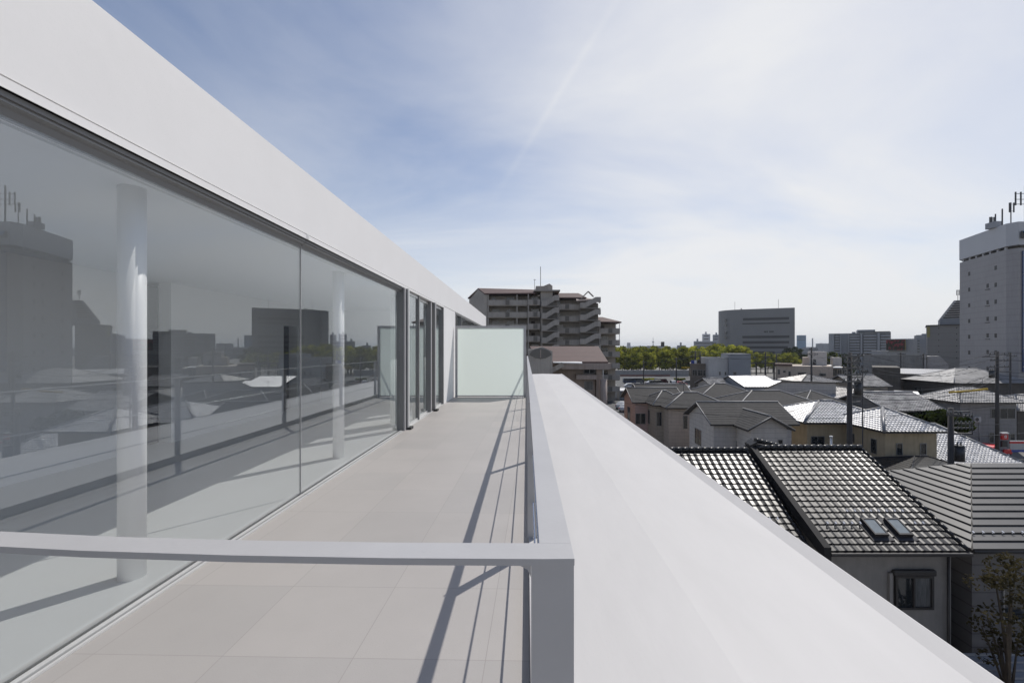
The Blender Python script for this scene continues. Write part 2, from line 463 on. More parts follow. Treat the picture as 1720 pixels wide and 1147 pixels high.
def Z(px, py, Y):        # world z of picture row py at distance Y
    return CAMZ + (586 - py) / F * Y


def dup(o, loc, rot=None, label=None, group=None, scale=None, recolor=None):
    r = o.copy(); COL.objects.link(r); r.location = loc
    if rot is not None: r.rotation_euler = (0, 0, rot)
    if scale is not None: r.scale = scale if isinstance(scale, tuple) else (scale,) * 3
    if label: r['label'] = label
    if group: r['group'] = group
    for ch in o.children:
        c = ch.copy(); COL.objects.link(c); c.parent = r
        if recolor and ch.name.split('.')[0] in ('body',):
            c.material_slots[0].link = 'OBJECT'; c.material_slots[0].material = recolor
        for g in ch.children:
            d = g.copy(); COL.objects.link(d); d.parent = c
    return r
# ================================================================ the white building with the balcony
WX = -2.25                      # outer face of the wall
END = 24.6
BLD = emp('white_building', 'modern white rendered building with a long glazed balcony front', 'building', (0, 0, 0))
# roof fascia, ends of the wall, wall between openings
mb = MB()
mb.extr([(WX, 2.678), (WX, 3.305), (WX - 0.03, 3.315), (WX - 0.35, 3.30), (WX - 0.35, 2.678)], 'y', -3.5, END)
MB().box(WX - 0.3, WX - 0.02, -3.5, END, 2.665, 2.677).build('reveal_shadow', 'gasket', BLD)  # black strip in the gap paints the wall's shadow line
mb.build('fascia', 'plaster', BLD)
mb = MB()
mb.box(WX - 0.25, WX, 11.98, 13.95, 0, 2.664)
mb.box(WX - 0.25, WX, 23.2, END, -0.3, 2.664)
mb.box(-8.0, WX - 0.251, 23.4, END, -0.3, 3.2)
mb.box(-8.2, -8.0, -3.5, END, -0.3, 3.2)
mb.build('wall', 'plaster', BLD)
MB().box(-8.0, WX - 0.352, -3.5, 23.39, 2.95, 3.2).build('roof', 'plaster', BLD)
MB().box(-8.2, 0.0, -3.5, END, GZ, -0.33).build('lower_storeys', 'plaster', BLD)
o = MB().box(WX - 0.02, 0.0165, -3.5, END, -0.3, 0.0).build('balcony_floor', 'floor', BLD)
# wide eave slab outside the railing
mb = MB()
sec = [(0.018, -0.3), (0.018, 0.086), (0.90, 0.118), (1.88, 0.095), (1.972, 0.125), (1.98, 0.12), (1.985, -0.25), (1.6, -0.3)]
mb.extr(sec[::-1], 'y', -3.5, END)
mb.build('eave_slab', 'slab', BLD, bevel=0.006)
# the room behind the glass
MB().box(-8.0, WX - 0.021, -3.5, 23.39, -0.3, 0.0).build('room_floor', 'room_floor', BLD)
mb = MB(); mb.box(-8.0, -2.47, -3.5, 23.39, 2.56, 2.949); mb.box(-2.46, WX - 0.351, -3.5, 23.39, 2.575, 2.949)
mb.build('room_ceiling', 'room_wall', BLD)
mb = MB()
mb.box(-5.9, -5.7, -3.5, 4.0, 0, 2.559); mb.box(-5.9, -5.7, 4.0, 6.2, 0, 2.559)
mb.box(-5.9, -5.7, 7.07, 10.35, 0, 2.559); mb.box(-5.9, -5.7, 10.95, 23.39, 0, 2.559)
mb.box(-5.9, -5.7, 10.35, 10.95, 2.05, 2.559)
mb.build('room_wall', 'room_wall', BLD)
for a_, b_, h_ in ((6.15, 7.1, 2.5), (10.3, 11.0, 2.1)): MB().box(-5.93, -5.901, a_, b_, 0, h_).build('doorway_shade', 'room_dark', BLD)  # dark sheets stand in for the unlit corridor behind the openings
MB().box(-5.699, -2.45, 12.2, 12.35, 0, 2.559).build('cross_wall', 'room_wall', BLD)
for y in (-0.35, 2.906, 6.1):
    MB().tube([(-2.60, y, 0), (-2.60, y, 2.559)], 0.075, 40).build('column', 'column', BLD)
# head frame: bright outer flange, dark track, grey inner section
for y0, y1, nm in ((-3.5, 4.505, 0), (4.515, 8.02, 1)):
    h = MB(); h.extr([(WX + 0.012, 2.617), (WX + 0.012, 2.664), (WX - 0.05, 2.664), (WX - 0.05, 2.617)], 'y', y0, y1)
    h.extr([(WX + 0.016, 2.617), (WX + 0.016, 2.622), (WX - 0.03, 2.622), (WX - 0.03, 2.617)], 'y', y0, y1)
    head = h.build('head_frame', 'plaster', BLD)
    g = MB(); g.box(WX - 0.055, WX - 0.006, y0, y1, 2.59, 2.616)
    g.build('track', 'track', head)
    g = MB(); g.extr([(WX - 0.02, 2.589), (WX - 0.085, 2.589), (WX - 0.085, 2.53), (WX - 0.06, 2.53), (WX - 0.05, 2.565), (WX - 0.02, 2.575)], 'y', y0, y1)
    g.build('inner_section', 'alu_dark', head)
# sill tracks
for y0, y1 in ((-3.5, 4.505), (4.515, 8.02)):
    g = MB()
    g.box(WX - 0.115, WX - 0.075, y0, y1, 0.001, 0.016)
    g.box(WX - 0.045, WX - 0.015, y0, y1, 0.001, 0.020)
    g.box(WX - 0.005, WX + 0.012, y0, y1, 0.001, 0.012)
    sl_ = g.build('sill_track', 'alu', BLD)
    MB().box(WX - 0.115, WX + 0.0, y0, y1, 0.0008, 0.004).build('groove', 'gasket', sl_)
# big fixed panes
for y0, y1 in ((-3.5, 4.506), (4.514, 8.06)):
    MB().box(WX - 0.068, WX - 0.060, y0, y1, 0.005, 2.588).build('glass_pane', 'glass', BLD)
MB().box(WX - 0.071, WX - 0.056, 4.507, 4.513, 0.016, 2.588).build('glass_joint', 'steel', BLD)
b = MB(); b.box(WX - 0.02, WX + 0.016, 4.49, 4.53, 2.625, 2.668); b.build('head_bracket', 'alu', BLD)


# sliding window section: dark jambs with paler faces
def jamb(y0, y1, x0, x1, mt='steel', mat2='alu_dark'):
    f = MB().box(x0, x1, y0, y1, 0.0, 2.62).build('window_frame', mt, BLD)
    MB().box(x0 - 0.002, x1 - 0.02, y0 - 0.012, y0 - 0.001, 0.01, 2.61).build('jamb_lip', mat2, f)
    return f


jamb(8.08, 8.16, WX - 0.12, WX + 0.02)
jamb(8.19, 8.27, WX - 0.12, WX + 0.06, 'alu', 'alu_dark')
jamb(9.28, 9.34, WX - 0.14, WX - 0.01, 'alu_dark')
jamb(10.42, 10.50, WX - 0.12, WX - 0.0)
jamb(10.66, 10.76, WX - 0.12, WX + 0.05, 'steel')
jamb(11.93, 11.975, WX - 0.12, WX + 0.008, 'alu_dark')
for y0, y1, dx in ((8.28, 9.27, 0.045), (9.35, 10.41, 0.09), (10.77, 11.92, 0.06)):
    MB().box(WX - dx - 0.006, WX - dx, y0, y1, 0.05, 2.55).build('glass_pane', 'glass', BLD)
    for za, zb_ in ((0.005, 0.049), (2.551, 2.60)): MB().box(WX - dx - 0.02, WX - dx + 0.014, y0, y1, za, zb_).build('sash_rail', 'alu', BLD)
MB().box(WX - 0.15, WX + 0.012, 8.025, 11.979, 2.621, 2.664).build('head_frame', 'plaster', BLD)
MB().box(WX - 0.15, WX + 0.012, 8.28, 11.92, 0.0006, 0.012).build('sill_track', 'alu', BLD)
for y in (8.20, 10.62):
    MB().box(WX + 0.02, WX + 0.11, y - 0.02, y + 0.16, 0.002, 0.045).build('drain_block', 'gasket', BLD)
# next flat's windows beyond the partition
for y0, y1 in ((14.05, 15.25), (15.33, 19.0), (19.08, 23.1)):
    MB().box(WX - 0.068, WX - 0.060, y0, y1, 0.05, 2.60).build('glass_pane', 'glass', BLD)
g = MB(); g.box(WX - 0.12, WX + 0.012, 13.96, 23.19, 2.601, 2.66); g.box(WX - 0.12, WX + 0.01, 13.96, 23.19, 0.001, 0.049)
for y in (13.96, 15.255, 19.01, 23.11): g.box(WX - 0.12, WX + 0.008, y, y + 0.07, 0.05, 2.60)
g.build('window_frame', 'alu_dark', BLD)


def curtain(y0, y1, x, label):
    b = MB(); n = int((y1 - y0) * 60); pr = None
    for k in range(n + 1):
        y = y0 + (y1 - y0) * k / n
        ph = y * 2 * math.pi / 0.13 + 1.3 * math.sin(y * 3.1)
        xx = x + 0.035 * math.sin(ph) + 0.01 * math.sin(y * 17)
        cur = ((xx, y, 0.04), (xx * 0.999, y + 0.01 * math.sin(y * 9), 1.3), (xx, y, 2.50))
        if pr:
            b.face([pr[0], cur[0], cur[1], pr[1]], True); b.face([pr[1], cur[1], cur[2], pr[2]], True)
        pr = cur
    o = b.build('curtain', 'curtain')
    sd_ = o.modifiers.new('cloth', 'SOLIDIFY'); sd_.thickness = 0.003
    tag(o, label, 'curtain')


curtain(8.4, 9.15, WX - 0.30, 'pale sheer curtain hanging behind the sliding window nearest the big glass panes')
curtain(10.9, 11.85, WX - 0.28, 'pale sheer curtain hanging behind the last narrow window before the white wall')

# ---------------------------------------------------------------- balcony railing
RL = emp('balcony_railing', 'grey painted flat-bar balcony railing with posts and thin rods', 'railing', (0.05, 0.81, 0))
TOP = CAMZ - 0.385
b = MB(); b.box(0.026, 0.0886, 0.875, END - 0.2, TOP - 0.012, TOP)
# corner plate and the front rail, which bends slightly away to the left
front = [(0.0886, 0.8095), (0.03, 0.8085), (-0.25, 0.812), (-0.55, 0.823), (-0.85, 0.842), (-1.15, 0.872), (-1.6, 0.93), (-2.2, 1.03)]
back = [(0.0886, 0.8745), (0.02, 0.8745), (-0.25, 0.877), (-0.55, 0.887), (-0.85, 0.905), (-1.15, 0.935), (-1.6, 0.995), (-2.2, 1.095)]
for k in range(len(front) - 1):
    q = [front[k], back[k], back[k + 1], front[k + 1]]
    b.slab([(x, y, TOP) for x, y in q], 0.0128)
b.build('top_rail', 'steel', RL, world=True)
for y in (0.81, 3.3, 5.9, 8.5, 11.1, 13.62, 16.3, 18.9, 21.5, 24.1):
    MB().box(0.009, 0.0876, y, y + 0.012, 0.06, TOP - 0.0131).build('post', 'steel', RL, world=True)
b = MB()                          # rounded weld at the corner post
b.extr([(0.0085, TOP - 0.0129), (0.0085, TOP - 0.035), (0.002, TOP - 0.0215), (-0.014, TOP - 0.0129)][::-1], 'y', 0.8125, 0.8195)
b.build('weld', 'steel', RL, world=True)
for z in (0.35, 0.71):
    b = MB(); b.tube([(0.05, 0.82, z), (0.05, END - 0.2, z)], 0.006, 8)
    pts = [(0.05, 0.835)] + [((x0 + x1) / 2, (y0 + y1) / 2) for (x0, y0), (x1, y1) in zip(front[2:], back[2:])]
    b.tube([(x, y, z) for x, y in pts], 0.006, 8)
    b.build('rod', 'inox', RL, world=True)

# ---------------------------------------------------------------- frosted partition
PT = emp('partition_screen', 'frosted pale green glass partition in a grey steel frame across the balcony', 'partition', (-1.1, 13.7, 0))
y0, y1 = 13.66, 13.71
b = MB()
b.box(-2.205, -2.135, y0, y1, 0.0, 2.215); b.box(-0.078, -0.006, y0, y1, 0.0, 2.215)
b.box(-2.1349, -0.0781, y0, y1, 2.15, 2.215); b.box(-2.1349, -0.0781, y0, y1, 0.03, 0.06)
b.build('frame', 'steel', PT, world=True)
b = MB(); b.face([(-2.134, 13.688, 0.061), (-0.079, 13.688, 0.061), (-0.079, 13.688, 2.149), (-2.134, 13.688, 2.149)])
b.build('glass_panel', 'frost', PT, world=True)
# ================================================================ generic builders for the town
def clampu(u, a, b): return max(a, min(b, u))


def tiles(mb, P0, ud, vd, L_, S, a0, a1, kind, tw=0.30, rw=0.28):
    """lay real courses of tiles on a roof slope; P0 is the left eave corner, ud along the eave, vd up the slope,
    a0/a1 how far the left/right edge moves in by the top"""
    P0 = Vector(P0); ud = Vector(ud).normalized(); vd = Vector(vd).normalized(); n = ud.cross(vd)
    if n.z < 0: n = -n
    rows = max(1, round(S / rw)); rw = S / rows
    if kind == 'pan': prof = [(0, 0.012), (0.12, 0.0), (0.55, 0.0), (0.74, 0.014), (0.84, 0.024), (0.93, 0.018)]; lift = 0.038
    elif kind == 'pan_far': prof = [(0, 0.0), (0.45, -0.01), (0.72, 0.055)]; lift = 0.06
    elif kind == 'flat': prof = [(0, 0.0)]; lift = 0.055
    elif kind == 'rib': prof = [(0, 0.0), (0.86, 0.0), (0.88, 0.05), (0.98, 0.05)]; lift = 0.0; rows = 1; rw = S
    else: prof = [(0, 0.0)]; lift = 0.018
    cols = int(L_ / tw) + 1
    for r_ in range(rows):
        v0, v1 = r_ * rw, (r_ + 1) * rw
        lo0, hi0 = a0 * v0 / S, L_ - a1 * v0 / S
        lo1, hi1 = a0 * v1 / S, L_ - a1 * v1 / S
        us = []
        if kind in ('flat', 'slate'): us = [(lo0, 0), (hi0, 0)]; ph = None
        else:
            for c in range(cols + 1):
                for f, h in prof: us.append(((c + f) * tw, h))
        prev = None
        for u, h in us:
            if kind in ('flat', 'slate'):
                ua, ub = (lo0, lo1) if u == lo0 else (hi0, hi1)
            else: ua, ub = clampu(u, lo0, hi0), clampu(u, lo1, hi1)
            A = P0 + ud * ua + vd * (v0 - 0.012) + n * (h + lift)
            B = P0 + ud * ub + vd * v1 + n * (h * 0.9 + 0.002)
            C = P0 + ud * ua + vd * (v0 - 0.012) + n * (h * 0.9 - 0.002)
            if prev and not (prev[3] == ua and prev[4] == ub):
                mb.face([prev[0], A, B, prev[1]], kind.startswith('pan'))
                if lift > 0: mb.face([prev[2], C, A, prev[0]])
            prev = (A, B, C, ua, ub)
    return mb


def ridge_line(mb, p0, p1, r=0.11, lift=0.05, n=8, rows=True):
    p0 = Vector(p0) + Vector((0, 0, lift)); p1 = Vector(p1) + Vector((0, 0, lift))
    mb.tube([p0, p1], r, n)


def window(par, name, side, W_, D_, u, z, w_, h_, frame='alu_dark', pane='pane', bars=1, deep=0.05, shut=False):
    """a window on one side of a box of half sizes W_ x D_ (local frame of par)"""
    t = 0.05
    b = MB(); g = MB()

    def put(mb_, u0, u1, z0, z1, d0, d1):
        if side == 'f': mb_.box(u0, u1, -D_ - d1, -D_ - d0, z0, z1)
        elif side == 'b': mb_.box(u0, u1, D_ + d0, D_ + d1, z0, z1)
        elif side == 'l': mb_.box(-W_ - d1, -W_ - d0, u0, u1, z0, z1)
        else: mb_.box(W_ + d0, W_ + d1, u0, u1, z0, z1)
    u0, u1 = u - w_ / 2, u + w_ / 2
    put(b, u0, u1, z, z + t, 0.003, deep); put(b, u0, u1, z + h_ - t, z + h_, 0.003, deep)
    put(b, u0, u0 + t, z + t + 0.001, z + h_ - t - 0.001, 0.003, deep)
    put(b, u1 - t, u1, z + t + 0.001, z + h_ - t - 0.001, 0.003, deep)
    for k in range(1, bars + 1):
        uc = u0 + w_ * k / (bars + 1); put(b, uc - t / 2, uc + t / 2, z + t + 0.001, z + h_ - t - 0.001, 0.003, deep * 0.9)
    fo = b.build(name, frame, par)
    put(g, u0 + t, u1 - t, z + t, z + h_ - t, 0.004, 0.018)
    g.build('pane', pane, fo)
    if shut:
        s2 = MB(); put(s2, u0 - 0.06, u1 + 0.06, z + h_ + 0.001, z + h_ + 0.24, 0.003, 0.2)
        s2.build('shutter_box', frame, fo, bevel=0.03)
    return fo


def house(label, x, y, wd, dp, eave, pitch, wall, roof, tile='slate', shape='hip', axis='x', ov=0.5, inset=None,
          wins=(), group=None, cap='cap', tw=0.3, rw=0.28, gutter=False, rot=0.0, z0=GZ, cat='house', capr=0.1, name='house',
          walltop=None, caps=True, backtiles=False, under='fascia'):
    """x, y is the middle of the plan; wd along x, dp along y; eave is the height of the eaves above the ground"""
    H = emp(name, label, cat, (x, y, z0), rot, group)
    W_, D_ = wd / 2, dp / 2
    A, B = W_ + ov, D_ + ov
    rf_ = MB(); un = MB(); cp = MB()
    if axis == 'y': A, B = B, A       # build with the ridge along local x', then swap

    def T(p): return p if axis == 'x' else (-p[1], p[0], p[2])
    rise = pitch * B
    ins = (B if inset is None else inset) if shape == 'hip' else 0.0
    ins = min(ins, A)
    e = eave; rz = eave + rise; xr = A - ins
    faces = []
    F0, F1, R0, R1 = (-A, -B, e), (A, -B, e), (-xr, 0, rz), (xr, 0, rz)
    B0, B1 = (-A, B, e), (A, B, e)
    S = math.hypot(B, rise)
    quads = [([F0, F1, R1, R0], F0, (1, 0, 0), (0, B, rise), 2 * A, S, ins, ins),
             ([B1, B0, R0, R1], B1, (-1, 0, 0), (0, -B, rise), 2 * A, S, ins, ins)]
    if shape == 'hip':
        S2 = math.hypot(ins, rise)
        quads += [([F1, B1, R1], F1, (0, 1, 0), (-ins, 0, rise), 2 * B, S2, B, B),
                  ([B0, F0, R0], B0, (0, -1, 0), (ins, 0, rise), 2 * B, S2, B, B)]
    for q, P0, ud, vd, L_, S_, a0, a1 in quads:
        un.slab([T((p[0], p[1], p[2] - 0.01)) for p in q], 0.13)
        Pw, uw, vw = T(P0), T(ud), T(vd)
        nn = Vector(uw).cross(Vector(vw)).normalized()
        vis = True
        if tile != 'none': tiles(rf_, Pw, uw, vw, L_, S_, a0, a1, tile, tw, rw)
    ro = rf_.build('roof', roof, H)
    un.build('eaves', under, ro)
    if caps:
        if xr > 0.05: ridge_line(cp, T(R0), T(R1), capr)
        if shape == 'hip':
            for a_, b_ in ((F0, R0), (F1, R1), (B0, R0), (B1, R1)): ridge_line(cp, T(a_), T(b_), capr * 0.8, lift=0.04)
        else:
            for a_, b_ in ((F0, R0), (F1, R1), (B0, R0), (B1, R1)): ridge_line(cp, T(a_), T(b_), capr * 0.6, lift=0.01)
        cp.build('ridge_cap', cap, ro)
    # walls, closed up to the underside of the roof
    wl = MB()
    wt = eave + pitch * ov - 0.145
    wl.box(-W_, W_, -D_, D_, 0, wt)
    if shape != 'hip':
        if axis == 'x':
            pr = [(-D_, wt), (D_, wt), (0, wt + pitch * D_)]
            wl.extr(pr, 'x', -W_, W_)
        else:
            pr = [(-W_, wt), (W_, wt), (0, wt + pitch * W_)]
            wl.extr(pr[::-1], 'y', -D_, D_)
    wl.build('wall', wall, H)
    for wn in wins:
        sd_, u, z, w1, h1 = wn[:5]; kw = wn[5] if len(wn) > 5 else {}
        window(H, 'window', sd_, W_, D_, u, z, w1, h1, **kw)
    if gutter:
        g = MB()
        g.tube([T((-A, -B - 0.05, e - 0.05)), T((A, -B - 0.05, e - 0.05))], 0.055, 8)
        g.build('gutter', 'fascia', H)
    return H


def face_view(B_, y0, k=1.0):
    """turn a building about the middle of its front so that the front looks towards the balcony street"""
    l = B_.location; d = l.y - y0; az = math.atan2(l.x, y0) * k
    B_.rotation_euler.z = -az; B_.scale.x = math.cos(az)
    B_.location = (l.x + math.sin(az) * d, y0 + math.cos(az) * d, l.z)


def block(name, label, cat, x0, x1, y0, y1, top, wall, par=0.0, roofm='concrete', z0=GZ, group=None, copem=None):
    B_ = emp(name, label, cat, ((x0 + x1) / 2, (y0 + y1) / 2, z0), 0, group)
    MB().box(x0, x1, y0, y1, z0, top).build('wall', wall, B_, world=True)
    if par > 0:
        m_ = MB()
        m_.box(x0 - 0.05, x1 + 0.05, y0 - 0.05, y0 + 0.2, top + 0.001, top + par); m_.box(x0 - 0.05, x1 + 0.05, y1 - 0.2, y1 + 0.05, top + 0.001, top + par)
        m_.box(x0 - 0.05, x0 + 0.2, y0 + 0.201, y1 - 0.201, top + 0.001, top + par); m_.box(x1 - 0.2, x1 + 0.05, y0 + 0.201, y1 - 0.201, top + 0.001, top + par)
        m_.build('parapet', copem or wall, B_, world=True)
    return B_


def wpart(par, name, material, *boxes, lab=None, bevel=0):
    m_ = MB()
    for b in boxes: m_.box(*b)
    o = m_.build(name, material, par, world=True, bevel=bevel)
    if lab: o['label'] = lab
    return o


def wwin(par, x0, x1, y, z0, z1, frame='alu_dark', pane='pane', bars=0):
    """a window in a wall that faces the viewer at distance y"""
    m_ = MB(); t = min(0.07, (x1 - x0) * 0.15)
    m_.box(x0, x1, y - 0.06, y - 0.004, z0, z0 + t); m_.box(x0, x1, y - 0.06, y - 0.004, z1 - t, z1)
    m_.box(x0, x0 + t, y - 0.06, y - 0.004, z0 + t, z1 - t); m_.box(x1 - t, x1, y - 0.06, y - 0.004, z0 + t, z1 - t)
    for k in range(bars):
        xc = x0 + (x1 - x0) * (k + 1) / (bars + 1); m_.box(xc - t / 2, xc + t / 2, y - 0.05, y - 0.004, z0 + t, z1 - t)
    f = m_.build('window', frame, par, world=True)
    g = MB(); g.box(x0 + t, x1 - t, y - 0.03, y - 0.005, z0 + t, z1 - t); g.build('pane', pane, f, world=True)
    return f


def pwin(par, px0, px1, py0, py1, Y, **k):      # the same, sized from a look at the photograph, on a real wall at distance Y
    return wwin(par, X(px0, Y), X(px1, Y), Y, Z((px0 + px1) / 2, py1, Y), Z((px0 + px1) / 2, py0, Y), **k)


# ================================================================ ground, roads, parking
struct(MB().box(-9000, 9000, -3000, 9000, GZ - 0.5, GZ).build('ground', 'ground'))
struct(MB().box(8, 130, 62, 180, GZ - 0.1, GZ + 0.012).build('parking_lot', 'asphalt'))
struct(MB().box(-60, 260, 181, 196, GZ - 0.1, GZ + 0.02).build('road', 'asphalt'))
struct(MB().box(-60, 260, 196.01, 199, GZ - 0.1, GZ + 0.14).build('pavement', 'concrete'))
struct(MB().box(6, 80, 46, 50, GZ - 0.1, GZ + 0.016).build('lane', 'asphalt'))
b = MB()
for k in range(16):
    x = 26 + 2.6 * k; b.box(x, x + 0.12, 140, 145, GZ + 0.0125, GZ + 0.018); b.box(x, x + 0.12, 152, 157, GZ + 0.0125, GZ + 0.018)
for k in range(4): b.box(20.5, 25.3, 82 + 2.7 * k, 82.14 + 2.7 * k, GZ + 0.0125, GZ + 0.018)
struct(b.build('parking_lines', 'paint_white'))
# ================================================================ NEAR: black-tiled house with two skylights
H1 = emp('tiled_house', 'nearest house with glossy black wavy roof tiles and two skylights above a grey wall', 'house', (11.9, 18.6, GZ))
EZ, RZ_ = CAMZ - 6.42, CAMZ - 4.18     # eave and ridge heights
yE, yR, yB = 14.0, 18.5, 23.0
vd = (0, yR - yE, RZ_ - EZ); S_ = math.hypot(yR - yE, RZ_ - EZ)
b = MB(); tiles(b, (9.62, yE, EZ), (1, 0, 0), vd, 4.42, S_, 0, 0, 'pan', 0.276, 0.258)
tiles(b, (14.04, yB, EZ), (-1, 0, 0), (0, yR - yB, RZ_ - EZ), 4.42, S_, 0, 0, 'pan', 0.276, 0.258)
rf = b.build('roof', 'tile_black', H1, world=True)
b = MB(); b.slab([(9.60, yE + 0.02, EZ - 0.02), (14.05, yE + 0.02, EZ - 0.02), (14.05, yR, RZ_ - 0.02), (9.60, yR, RZ_ - 0.02)], 0.12)
b.slab([(9.60, yR, RZ_ - 0.02), (14.05, yR, RZ_ - 0.02), (14.05, yB, EZ - 0.02), (9.60, yB, EZ - 0.02)], 0.12)
b.build('eaves', 'fascia', rf, world=True)
b = MB()                          # ridge of short overlapping cap tiles
for k in range(16):
    x = 9.62 + k * 0.277
    b.tube([(x, yR, RZ_ + 0.045), (x + 0.285, yR, RZ_ + 0.065)], 0.10, 10, 0.115)
b.build('ridge_cap', 'tile_black', rf, world=True)
for xx in (14.02,):
    b = MB()
    for k in range(19):
        t0, t1 = k / 19, (k + 1.06) / 19
        p = lambda t: (xx, yE + (yR - yE) * t, EZ + (RZ_ - EZ) * t + 0.05)
        b.tube([p(t0), p(t1)], 0.072, 8, 0.058)
    b.build('verge_tiles', 'tile_black', rf, world=True)
b = MB()
b.slab([(9.40, yE - 0.1, EZ + 0.16), (9.63, yE - 0.1, EZ + 0.16), (9.63, yR + 0.15, RZ_ + 0.17), (9.40, yR + 0.15, RZ_ + 0.17)], 0.42)
b.slab([(9.40, yR + 0.16, RZ_ + 0.17), (9.63, yR + 0.16, RZ_ + 0.17), (9.63, yB, EZ + 0.16), (9.40, yB, EZ + 0.16)], 0.42)
b.build('bargeboard', 'black_board', rf, world=True)
b = MB(); b.box(9.62, 14.1, yE - 0.13, yE - 0.0, EZ - 0.13, EZ - 0.02); b.build('gutter', 'fascia', H1, world=True, bevel=0.02)
wz = EZ - 0.1
wl = MB(); wl.box(9.70, 13.93, 14.45, 22.6, GZ, wz)
wl.extr([(14.45, wz), (22.6, wz), (22.6, wz + 0.02), (yR, RZ_ - 0.16), (14.45, wz + 0.02)], 'x', 9.70, 13.93)
wl.build('wall', 'w_grey', H1, world=True)
# shuttered window
wf = wpart(H1, 'window', 'fascia', (12.05, 13.30, 14.36, 14.447, -5.97, -5.90), (12.05, 13.30, 14.36, 14.447, -7.0, -6.93),
           (12.05, 12.12, 14.36, 14.447, -6.929, -5.971), (13.23, 13.30, 14.36, 14.447, -6.929, -5.971), (12.64, 12.70, 14.37, 14.447, -6.929, -5.971))
wpart(wf, 'shutter_box', 'fascia', (11.96, 13.36, 14.30, 14.446, -5.899, -5.69), bevel=0.06)
wpart(wf, 'pane', 'pane', (12.121, 12.639, 14.42, 14.445, -6.929, -5.971))
wpart(wf, 'curtained_pane', 'pane_grey', (12.701, 13.229, 14.42, 14.445, -6.929, -5.971))
wpart(H1, 'meter_box', 'w_grey', (11.84, 11.94, 14.35, 14.447, -6.9, -5.8))
MB().tube([(13.78, 14.38, EZ - 0.14), (13.78, 14.38, GZ)], 0.04, 8).build('downpipe', 'fascia', H1, world=True)
MB().tube([(9.72, 14.38, EZ - 0.14), (9.72, 14.38, GZ)], 0.04, 8).build('downpipe', 'fascia', H1, world=True)
MB().tube([(13.55, 14.447, -8.35), (13.55, 14.36, -8.35)], 0.07, 14).build('vent_cap', 'iron', H1, world=True)
vdn = Vector(vd).normalized(); nn = Vector((1, 0, 0)).cross(vdn)


def onroof(x, v, h): return Vector((x, yE, EZ)) + vdn * v + nn * h


for x in (11.62, 12.42):           # skylights
    b = MB(); w2 = 0.235
    for (xa, xb, va, vb) in ((x - w2, x - w2 + 0.05, 0.5, 1.2), (x + w2 - 0.05, x + w2, 0.5, 1.2), (x - w2 + 0.05, x + w2 - 0.05, 0.5, 0.56), (x - w2 + 0.05, x + w2 - 0.05, 1.14, 1.2)):
        top = [onroof(xa, va, 0.17), onroof(xb, va, 0.17), onroof(xb, vb, 0.17), onroof(xa, vb, 0.17)]
        bot = [p - nn * 0.17 for p in top]
        b.face(top)
        for k in range(4): b.face([bot[k], bot[(k + 1) % 4], top[(k + 1) % 4], top[k]])
    sk = b.build('skylight', 'fascia', H1, world=True)
    g = MB().face([onroof(x - w2 + 0.05, 0.56, 0.15), onroof(x + w2 - 0.05, 0.56, 0.15), onroof(x + w2 - 0.05, 1.14, 0.15), onroof(x - w2 + 0.05, 1.14, 0.15)])
    g.build('skylight_glass', 'skyglass' if 'skyglass' in M else 'pane', sk, world=True)
    g = MB(); q = [onroof(x - w2 - 0.12, 0.36, 0.052), onroof(x + w2 + 0.12, 0.36, 0.052), onroof(x + w2 + 0.12, 1.28, 0.052), onroof(x - w2 - 0.12, 1.28, 0.052)]
    g.face(q); 
    for k in range(4): g.face([q[k] - nn * 0.06, q[(k + 1) % 4] - nn * 0.06, q[(k + 1) % 4], q[k]])
    g.build('flashing', 'metal_dark', sk, world=True)


def snow_guard(par, p, n_):
    b = MB(); p = Vector(p)
    b.bar(p + n_ * 0.02, p + n_ * 0.10 + Vector((0, 0.02, 0.03)), 0.03, 0.008)
    b.bar(p + n_ * 0.10 + Vector((0, 0.02, 0.03)), p + n_ * 0.075 + Vector((0, -0.06, 0.0)), 0.05, 0.008)
    b.build('snow_guard', 'metal_white', par, world=True)


for k in range(8): snow_guard(rf, onroof(11.15 + 0.276 * k, 1.55, 0.03), nn)
for k in range(5): snow_guard(rf, onroof(10.15 + 0.276 * k, 1.02, 0.03), nn)
for k in range(2): snow_guard(rf, onroof(13.1 + 0.276 * k, 1.02, 0.03), nn)

# its lower left wing, same tiles
H2 = emp('tiled_wing', 'left wing with bright wavy roof tiles half hidden behind the white parapet', 'house', (6.2, 18.8, GZ))
e2, r2 = EZ - 0.12, RZ_ - 0.10; yE2 = 14.35
v2 = (0, yR - yE2, r2 - e2); S2_ = math.hypot(v2[1], v2[2])
b = MB(); tiles(b, (2.9, yE2, e2), (1, 0, 0), v2, 6.35, S2_, 0, 0, 'pan', 0.276, 0.258)
tiles(b, (9.25, 22.7, e2), (-1, 0, 0), (0, yR - 22.7, r2 - e2), 6.35, S2_, 0, 0, 'pan', 0.276, 0.258)
rf2 = b.build('roof', 'tile_black', H2, world=True)
b = MB(); b.slab([(2.9, yE2, e2 - 0.02), (9.25, yE2, e2 - 0.02), (9.25, yR, r2 - 0.02), (2.9, yR, r2 - 0.02)], 0.12)
b.slab([(2.9, yR, r2 - 0.02), (9.25, yR, r2 - 0.02), (9.25, 22.7, e2 - 0.02), (2.9, 22.7, e2 - 0.02)], 0.12)
b.build('eaves', 'fascia', rf2, world=True)
b = MB()
for k in range(23):
    x = 2.9 + k * 0.277
    b.tube([(x, yR, r2 + 0.045), (x + 0.285, yR, r2 + 0.065)], 0.10, 10, 0.115)
b.build('ridge_cap', 'tile_black', rf2, world=True)
b = MB()
